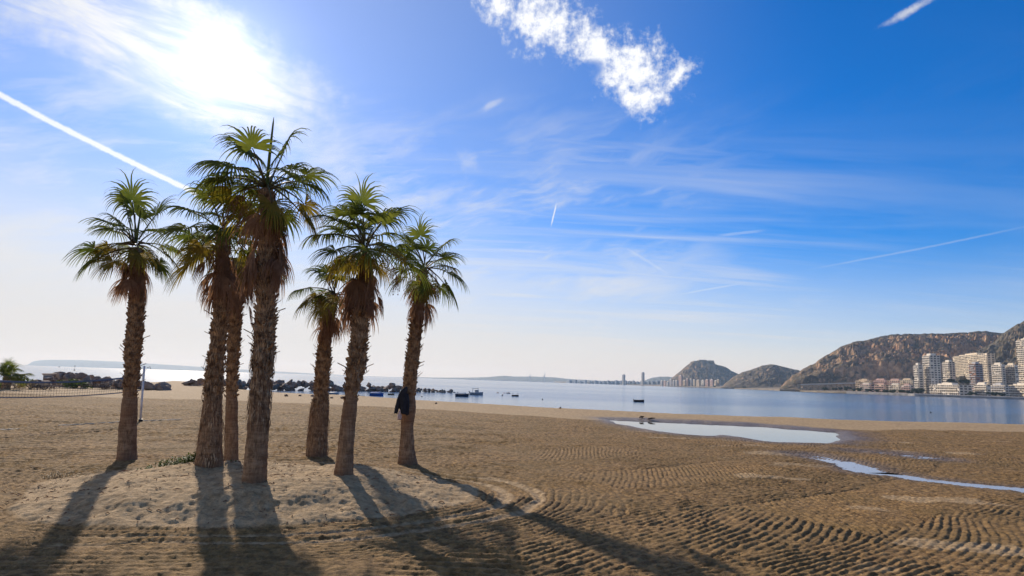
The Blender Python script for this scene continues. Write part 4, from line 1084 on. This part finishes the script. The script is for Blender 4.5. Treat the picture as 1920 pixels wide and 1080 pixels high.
def buoy(px, py, w, label, mast=0.0):
    p = on_z(px, py, SEA); s = w / F * p.y; root = thing('buoy', (p.x, p.y, SEA), label, 'buoy')
    mb = MB(); N = 8; prof = [(0.25, -0.3), (0.5, -0.05), (0.5, 0.2), (0.3, 0.5), (0.1, 0.62)]
    mb.add([(rr * s * math.cos(2 * math.pi * k / N), rr * s * math.sin(2 * math.pi * k / N), z * s) for rr, z in prof for k in range(N)], [(i * N + k, i * N + (k + 1) % N, i * N + N + (k + 1) % N, i * N + N + k) for i in range(4) for k in range(N)] + [tuple(32 + k for k in range(N))])
    mb.build('float', BP['black'], root, True)
    mb = MB(); mb.tube([(0, 0, s * 0.55), (0, 0, s * (0.8 + mast))], s * 0.07, 5)
    if mast: mb.box((0, 0, s * (0.8 + mast)), (s * 0.35, s * 0.35, s * 0.5))
    mb.build('mast' if mast else 'mooring_ring', BP['black'], root)
buoy(942, 741.5, 3.0, 'small black buoy between the cabin boat and the tiny dinghy')
buoy(1017, 749, 2.6, 'small black buoy right of the tiny dinghy')
buoy(791, 744, 2.6, 'small dark buoy just right of the rightmost palm trunk')
buoy(1745, 774, 3.0, 'small buoy floating in the reflections of the towers')
buoy(139.5, 694.5, 3.0, 'channel buoy with a tall mast out towards the headland', 1.9)
buoy(111, 688.5, 2.6, 'faint dark buoy far out below the headland')

# ------------------------------------------------------------------ things on the sand
def volleyball():
    A = on_z(263.5, 790, 0); B = on_z(0, 808, 0); d = (B - A); d.z = 0; L = 8.6; d.normalize(); E = A + d * L
    wp_ = plain('post_white', (0.72, 0.66, 0.60), 0.5); cord = plain('net_cord', (0.045, 0.05, 0.06), 0.8); tape = plain('net_tape', (0.16, 0.19, 0.24), 0.7)
    A.z = gz(A.x, A.y); E.z = gz(E.x, E.y)
    root = thing('volleyball_net', A, 'sagging beach volleyball net with a white post behind the leftmost palm', 'volleyball net')
    for k, P in enumerate((A, E)):
        q = P - A; mb = MB(); mb.tube([q + Vector((0, 0, -0.3)), q + Vector((-0.10, 0, 2.12))], 0.040, 10); po = mb.build('post', wp_, root, True)
        mb = MB(); mb.tube([q + Vector((0, 0, -0.02)), q + Vector((0, 0, 0.09))], 0.075, 10); mb.build('post_foot', BP['black'], po)
        mb = MB(); mb.tube([q + Vector((0.0, 0, 2.05)), q + Vector((0.12, 0, 2.1)), q + Vector((0.16, 0, 2.02))], 0.010, 5); mb.build('hook', cord, po)
    def topz(u): return 1.80 - 0.30 * math.sin(math.pi * u) ** 0.8
    def pt(u, v): p = d * (L * (0.02 + 0.96 * u)); return Vector((p.x, p.y, topz(u) - v * (0.62 - 0.10 * math.sin(math.pi * u))))
    mb = MB(); N = 40
    for v0, v1, nm, m_ in ((0, 0.10, 'top_band', tape), (0.95, 1.0, 'bottom_band', tape)):
        mb = MB(); vs = []
        for i in range(N + 1):
            a, b = pt(i / N, v0), pt(i / N, v1); vs += [a + Vector((0, -.006, 0)), b + Vector((0, -.006, 0)), b + Vector((0, .006, 0)), a + Vector((0, .006, 0))]
        mb.add(vs, [(i * 4 + k, i * 4 + 4 + k, i * 4 + 4 + (k + 1) % 4, i * 4 + (k + 1) % 4) for i in range(N) for k in range(4)]); mb.build(nm, m_, root)
    mb = MB()
    for v in np.linspace(0.12, 0.94, 6): mb.tube([pt(i / N, v) for i in range(N + 1)], 0.0045, 3, 0, False)
    for i in range(86): mb.tube([pt(i / 85, 0.08), pt(i / 85, 0.96)], 0.004, 3, 0, False)
    o = mb.build('netting', cord, root); o['kind'] = 'stuff'
    for P, u in ((A, 0.0), (E, 1.0)):
        mb = MB(); q = P - A; mb.tube([q + Vector((0, 0, 2.0)), pt(u, 0.02)], 0.006, 4); mb.tube([q + Vector((0, 0, 1.2)), pt(u, 0.98)], 0.006, 4); mb.build('tension_rope', cord, root)
    # tape marking the court
    mt = plain('court_tape', (0.56, 0.44, 0.30), 0.8)
    for pts, lab in (([(110, 798.5), (160, 796), (225, 792)], 'pale court tape on the combed sand left of the net post'), ([(266, 790), (300, 788.5), (340, 787)], 'pale court tape running right from the net post'), ([(-40, 808), (0, 806), (34, 805)], 'pale court tape at the picture edge on the combed sand')):
        vs = []; P3 = [on_z(px, py, 0) for px, py in pts]; fine = []
        for a, b in zip(P3[:-1], P3[1:]): fine += [a.lerp(b, k / 8) for k in range(8)]
        fine.append(P3[-1])
        for k, p in enumerate(fine):
            w = 0.035 + 0.015 * math.sin(k * 2.1); z = gz(p.x, p.y) + 0.03 + 0.008 * math.sin(k * 1.7)
            vs += [(p.x, p.y - w, z - .02), (p.x, p.y - w, z), (p.x, p.y + w, z + 0.01), (p.x, p.y + w, z - .02)]
        n = len(fine); tag(mesh_obj('court_tape', vs, [(i * 4 + k, i * 4 + 4 + k, i * 4 + 4 + (k + 1) % 4, i * 4 + (k + 1) % 4) for i in range(n - 1) for k in range(4)], mt), lab, 'tape', 'court tapes')
volleyball()

def clothes():
    I = PALM_INFO[6]; D = I['D'] - 0.26
    cl = plain('jacket_cloth', (0.022, 0.022, 0.027), 0.8, 0.3, 12); pk = plain('pale_cloth', (0.55, 0.42, 0.38), 0.85, 0.15, 14)
    def P(px, py, dy=0.0): return at_y(px, py, D + dy)
    o = P(757, 735); root = thing('jacket', o, 'black jacket hanging on the trunk of the rightmost palm', 'jacket')
    def drape(spine, name, mat, par, base, fold=0.25, seed=0):
        """a hollow fold of cloth lofted down a list of (px, py, half width px, half depth m)"""
        N = 16; vs = []; r = random.Random(seed); ph = r.uniform(0, 6)
        S_ = []
        for a, b in zip(spine[:-1], spine[1:]):
            for k in range(4): S_.append([a[j] + (b[j] - a[j]) * k / 4 for j in range(4)])
        S_.append(list(spine[-1]))
        for i, (px, py, hw, hd) in enumerate(S_):
            c = P(px, py) - base; w = hw / F * D
            for k in range(N):
                t = 2 * math.pi * k / N; f = 1 + fold * math.sin(3 * t + ph + i * 0.35) * (i / len(S_)) + 0.06 * math.sin(7 * t + i)
                vs.append((c.x + w * f * math.cos(t), c.y + hd * f * math.sin(t), c.z + 0.01 * math.sin(2 * t + ph)))
        n = len(S_)
        me = MB(); me.add(vs, [(i * N + k, i * N + (k + 1) % N, i * N + N + (k + 1) % N, i * N + N + k) for i in range(n - 1) for k in range(N)] + [tuple(range(N))[::-1], tuple((n - 1) * N + k for k in range(N))])
        return me.build(name, mat, par, True)
    drape([(760, 728, 3, 0.03), (757, 733, 6, 0.05), (756, 742, 7.5, 0.06), (757, 754, 8, 0.065), (757, 766, 8.5, 0.07), (758, 776, 7, 0.06)], 'body', cl, root, o, 0.22, 1)
    drape([(752, 736, 3, 0.035), (748, 748, 3.8, 0.04), (745, 762, 4, 0.042), (742, 775, 3.2, 0.035)], 'sleeve', cl, root, o, 0.12, 2)
    drape([(762, 738, 3, 0.03), (764, 750, 3.5, 0.035), (764, 765, 3.5, 0.035), (763, 778, 3, 0.03)], 'sleeve', cl, root, o, 0.12, 3)
    drape([(761, 725, 2, 0.02), (761, 730, 3.5, 0.04), (760, 735, 4, 0.045)], 'hood', cl, root, o, 0.1, 4)
    q = P(749, 775); r2 = thing('cloth', q, 'pale pink cloth hanging below the black jacket on the palm', 'cloth')
    drape([(751, 768, 2, 0.02), (750, 774, 3.5, 0.03), (749, 781, 4, 0.035), (748, 787, 3, 0.03)], 'fold', pk, r2, q, 0.25, 5)
clothes()

def weeds(px, py, w, h, n, mat, label, seed, leaf=0.045):
    r = random.Random(seed); c = on_z(px, py, 0.2); c.z = gz(c.x, c.y); root = thing('weed_patch', c, label, 'weeds'); wm = w / F * c.y
    lf, st = MB(), MB()
    for i in range(n):
        a = r.gauss(0, 0.42); x, y = a * wm, r.gauss(0, 0.33) * wm * 0.6; z = gz(c.x + x, c.y + y) - c.z; hh = h * r.uniform(0.3, 1.0) * math.exp(-a * a)
        tip = Vector((x + r.gauss(0, .03), y + r.gauss(0, .03), z + hh)); st.tube([(x, y, z - 0.02), tuple(tip)], 0.003, 3)
        for k in range(5):
            u = r.uniform(0.3, 1); p = Vector((x, y, z)).lerp(tip, u); d = Vector((r.gauss(0, 1), r.gauss(0, 1), r.uniform(0, .8))).normalized(); b = d.cross(Vector((0, 0, 1))).normalized(); l = leaf * r.uniform(.6, 1.3)
            lf.add([p, p + d * l * .5 - b * l * .35, p + d * l, p + d * l * .5 + b * l * .35], [(0, 1, 2, 3)])
    o = lf.build('leaves', mat, root); o['kind'] = 'stuff'; o = st.build('stems', mat, root); o['kind'] = 'stuff'
weeds(342, 873, 72, 0.22, 260, SHRUB_G, 'bright green weeds growing at the foot of the thick-footed palm', 1)
weeds(368, 876, 24, 0.26, 80, SHRUB_G, 'taller green weed tuft touching the thick-footed palm trunk', 2)
weeds(120, 876, 46, 0.13, 60, SHRUB_D, 'sparse yellowish sprigs at the edge of the sand mound', 3, 0.03)

def shrub(px, py, D, w, h, mat, label, seed, n=500, leaf=0.10):
    p = at_y(px, py, D); z = gz(p.x, min(D, 69)); root = thing('shrub', (p.x, D, z), label, 'shrub')
    me = crown_mesh('foliage', mat, n, 1.0, leaf, seed, 0.7, 9); o = link('foliage', me, root); o.scale = (w / 1.7, w / 2.4, h / 1.1); o.location = (0, 0, h * 0.5)
    mb = MB()
    for k in range(5): a = k * 1.3; mb.tube([(0, 0, -0.1), (math.cos(a) * w * .2, math.sin(a) * w * .15, h * .55)], [0.03, 0.012], 4)
    mb.build('stem', BARK, root)
shrub(30, 718, 56, 1.9, 1.2, SHRUB_G, 'green bush behind the net under the small fan palm', 11)
shrub(58, 722, 54, 1.6, 0.7, SHRUB_D, 'yellow dry bush right of the green bush behind the net', 12)
shrub(84, 724, 54, 1.9, 0.6, SHRUB_P, 'greyish dry bush between the yellow bush and the rock pile', 13)
shrub(142, 722, 60, 2.2, 0.8, SHRUB_G, 'low green bush growing against the rock pile', 14)
shrub(195, 726, 60, 2.0, 0.6, SHRUB_P, 'grey dry bush at the foot of the rock pile', 15)
shrub(5, 726, 54, 2.2, 0.7, SHRUB_P, 'grey dry bush at the picture edge below the small fan palm', 16)
def small_palm():
    D = 52; r = random.Random(77); b = at_y(12, 720, D); z = gz(b.x, D); root = thing('palm_shrub', (b.x, D, z), 'small bushy fan palm at the left picture edge beyond the net', 'palm')
    mb = MB(); mb.tube([(0, 0, -0.2), (0, 0, 0.6), (0, 0, 1.1)], [0.35, 0.30, 0.22], 10); mb.build('trunk', BOOT, root)
    for k in range(26):
        pd = r.choice((5, 22, 22, 38, 38, 55, 72, 86)); pm, g, y = r.choice(FRONDS[pd]); o = link('frond', g, root); o.location = (r.uniform(-.1, .1), r.uniform(-.1, .1), r.uniform(0.5, 1.15)); o.rotation_euler = (0, 0, r.uniform(0, 6.28)); q = r.uniform(1.0, 1.45); o.scale = (q, q, q); link('petiole', pm, o)
small_palm()
def driftwood(px, py, label, seed):
    p = on_z(px, py, 0); r = random.Random(seed); root = thing('driftwood', (p.x, p.y, gz(p.x, p.y)), label, 'driftwood'); m_ = BARK
    for nm, k in (('log', 1), ('branch', 3)):
        for j in range(k):
            a = r.uniform(0, 6.28); L = 0.40 if nm == 'log' else 0.22; d = Vector((math.cos(a), math.sin(a) * 0.5, 0.35 if nm == 'branch' else 0.06)); mb = MB()
            mb.tube([-d * L * .5 + Vector((0, 0, .06)), Vector((0, 0, .10)), d * L * .5 + Vector((r.uniform(-.05, .05), 0, .10))], [0.04, 0.05, 0.02] if nm == 'log' else [0.02, 0.015, 0.006], 6); mb.build(nm, m_, root)
driftwood(1203, 785, 'dark driftwood lying on the far bank of the big puddle', 1)
driftwood(1221, 786.5, 'smaller driftwood piece right beside the dark driftwood by the puddle', 2)
def wrack():
    """dark seaweed left along the water line"""
    r = random.Random(5); mb = MB(); wm = plain('seaweed', (0.030, 0.022, 0.012), 0.9)
    for i in range(900):
        u = r.random(); px = 480 + u * 1480; py = float(np.interp(px, [q[0] for q in SHORE_PX], [q[1] for q in SHORE_PX]))
        p = on_z(px, py + r.uniform(-0.6, 1.6) + 1.5, SEA + 0.1)
        if vnoise(np.array([p.x * 0.25]), np.array([0.5]), None, 9)[0] < 0.05: continue
        z = gz(p.x, p.y); l = r.uniform(0.1, 0.4); h = r.uniform(0.03, 0.12)
        mb.box((p.x, p.y, z + h * 0.3), (l, l * 0.6, h), r.uniform(0, 3), 0, 0.5)
    tag(mb.build('seaweed', wm), 'dark seaweed scattered along the water line', 'seaweed', None, 'stuff')
wrack()
def litter():
    """scraps of dead frond and leaf stalk lying on the mound"""
    r = random.Random(21); mb = MB()
    for i in range(320):
        a, e = r.uniform(0, 6.28), math.sqrt(r.random()) * 0.95
        x, y = MC[0] + 3.8 * e * math.cos(a), MC[1] + 3.0 * e * math.sin(a); z = gz(x, y) + 0.012; t = r.uniform(0, 3.14); l = r.uniform(0.02, 0.10) * (2.2 if r.random() < 0.1 else 1)
        mb.tube([(x, y, z), (x + l * math.cos(t) * .5, y + l * math.sin(t) * .5, z + 0.012), (x + l * math.cos(t), y + l * math.sin(t), z)], [0.004, 0.007, 0.002], 4)
    tag(mb.build('leaf_litter', LEAF_D), 'dead leaf scraps scattered over the sand mound', 'leaf litter', None, 'stuff')
litter()

# ------------------------------------------------------------------ air
def haze():
    m = bpy.data.materials.new('haze'); m.use_nodes = True; nt = m.node_tree; nt.nodes.clear()
    out = nt.nodes.new('ShaderNodeOutputMaterial'); v = nt.nodes.new('ShaderNodeVolumePrincipled')
    v.inputs['Color'].default_value = (0.50, 0.72, 1.0, 1); v.inputs['Absorption Color'].default_value = (1, 1, 1, 1); v.inputs['Density'].default_value = HAZE; v.inputs['Anisotropy'].default_value = 0.25
    nt.links.new(v.outputs[0], out.inputs['Volume'])
    mb = MB(); mb.box((0, 8000, 123), (33000, 17500, 256)); o = mb.build('haze', m); tag(o, kind='stuff'); 
HAZE = 8.0e-5
haze()
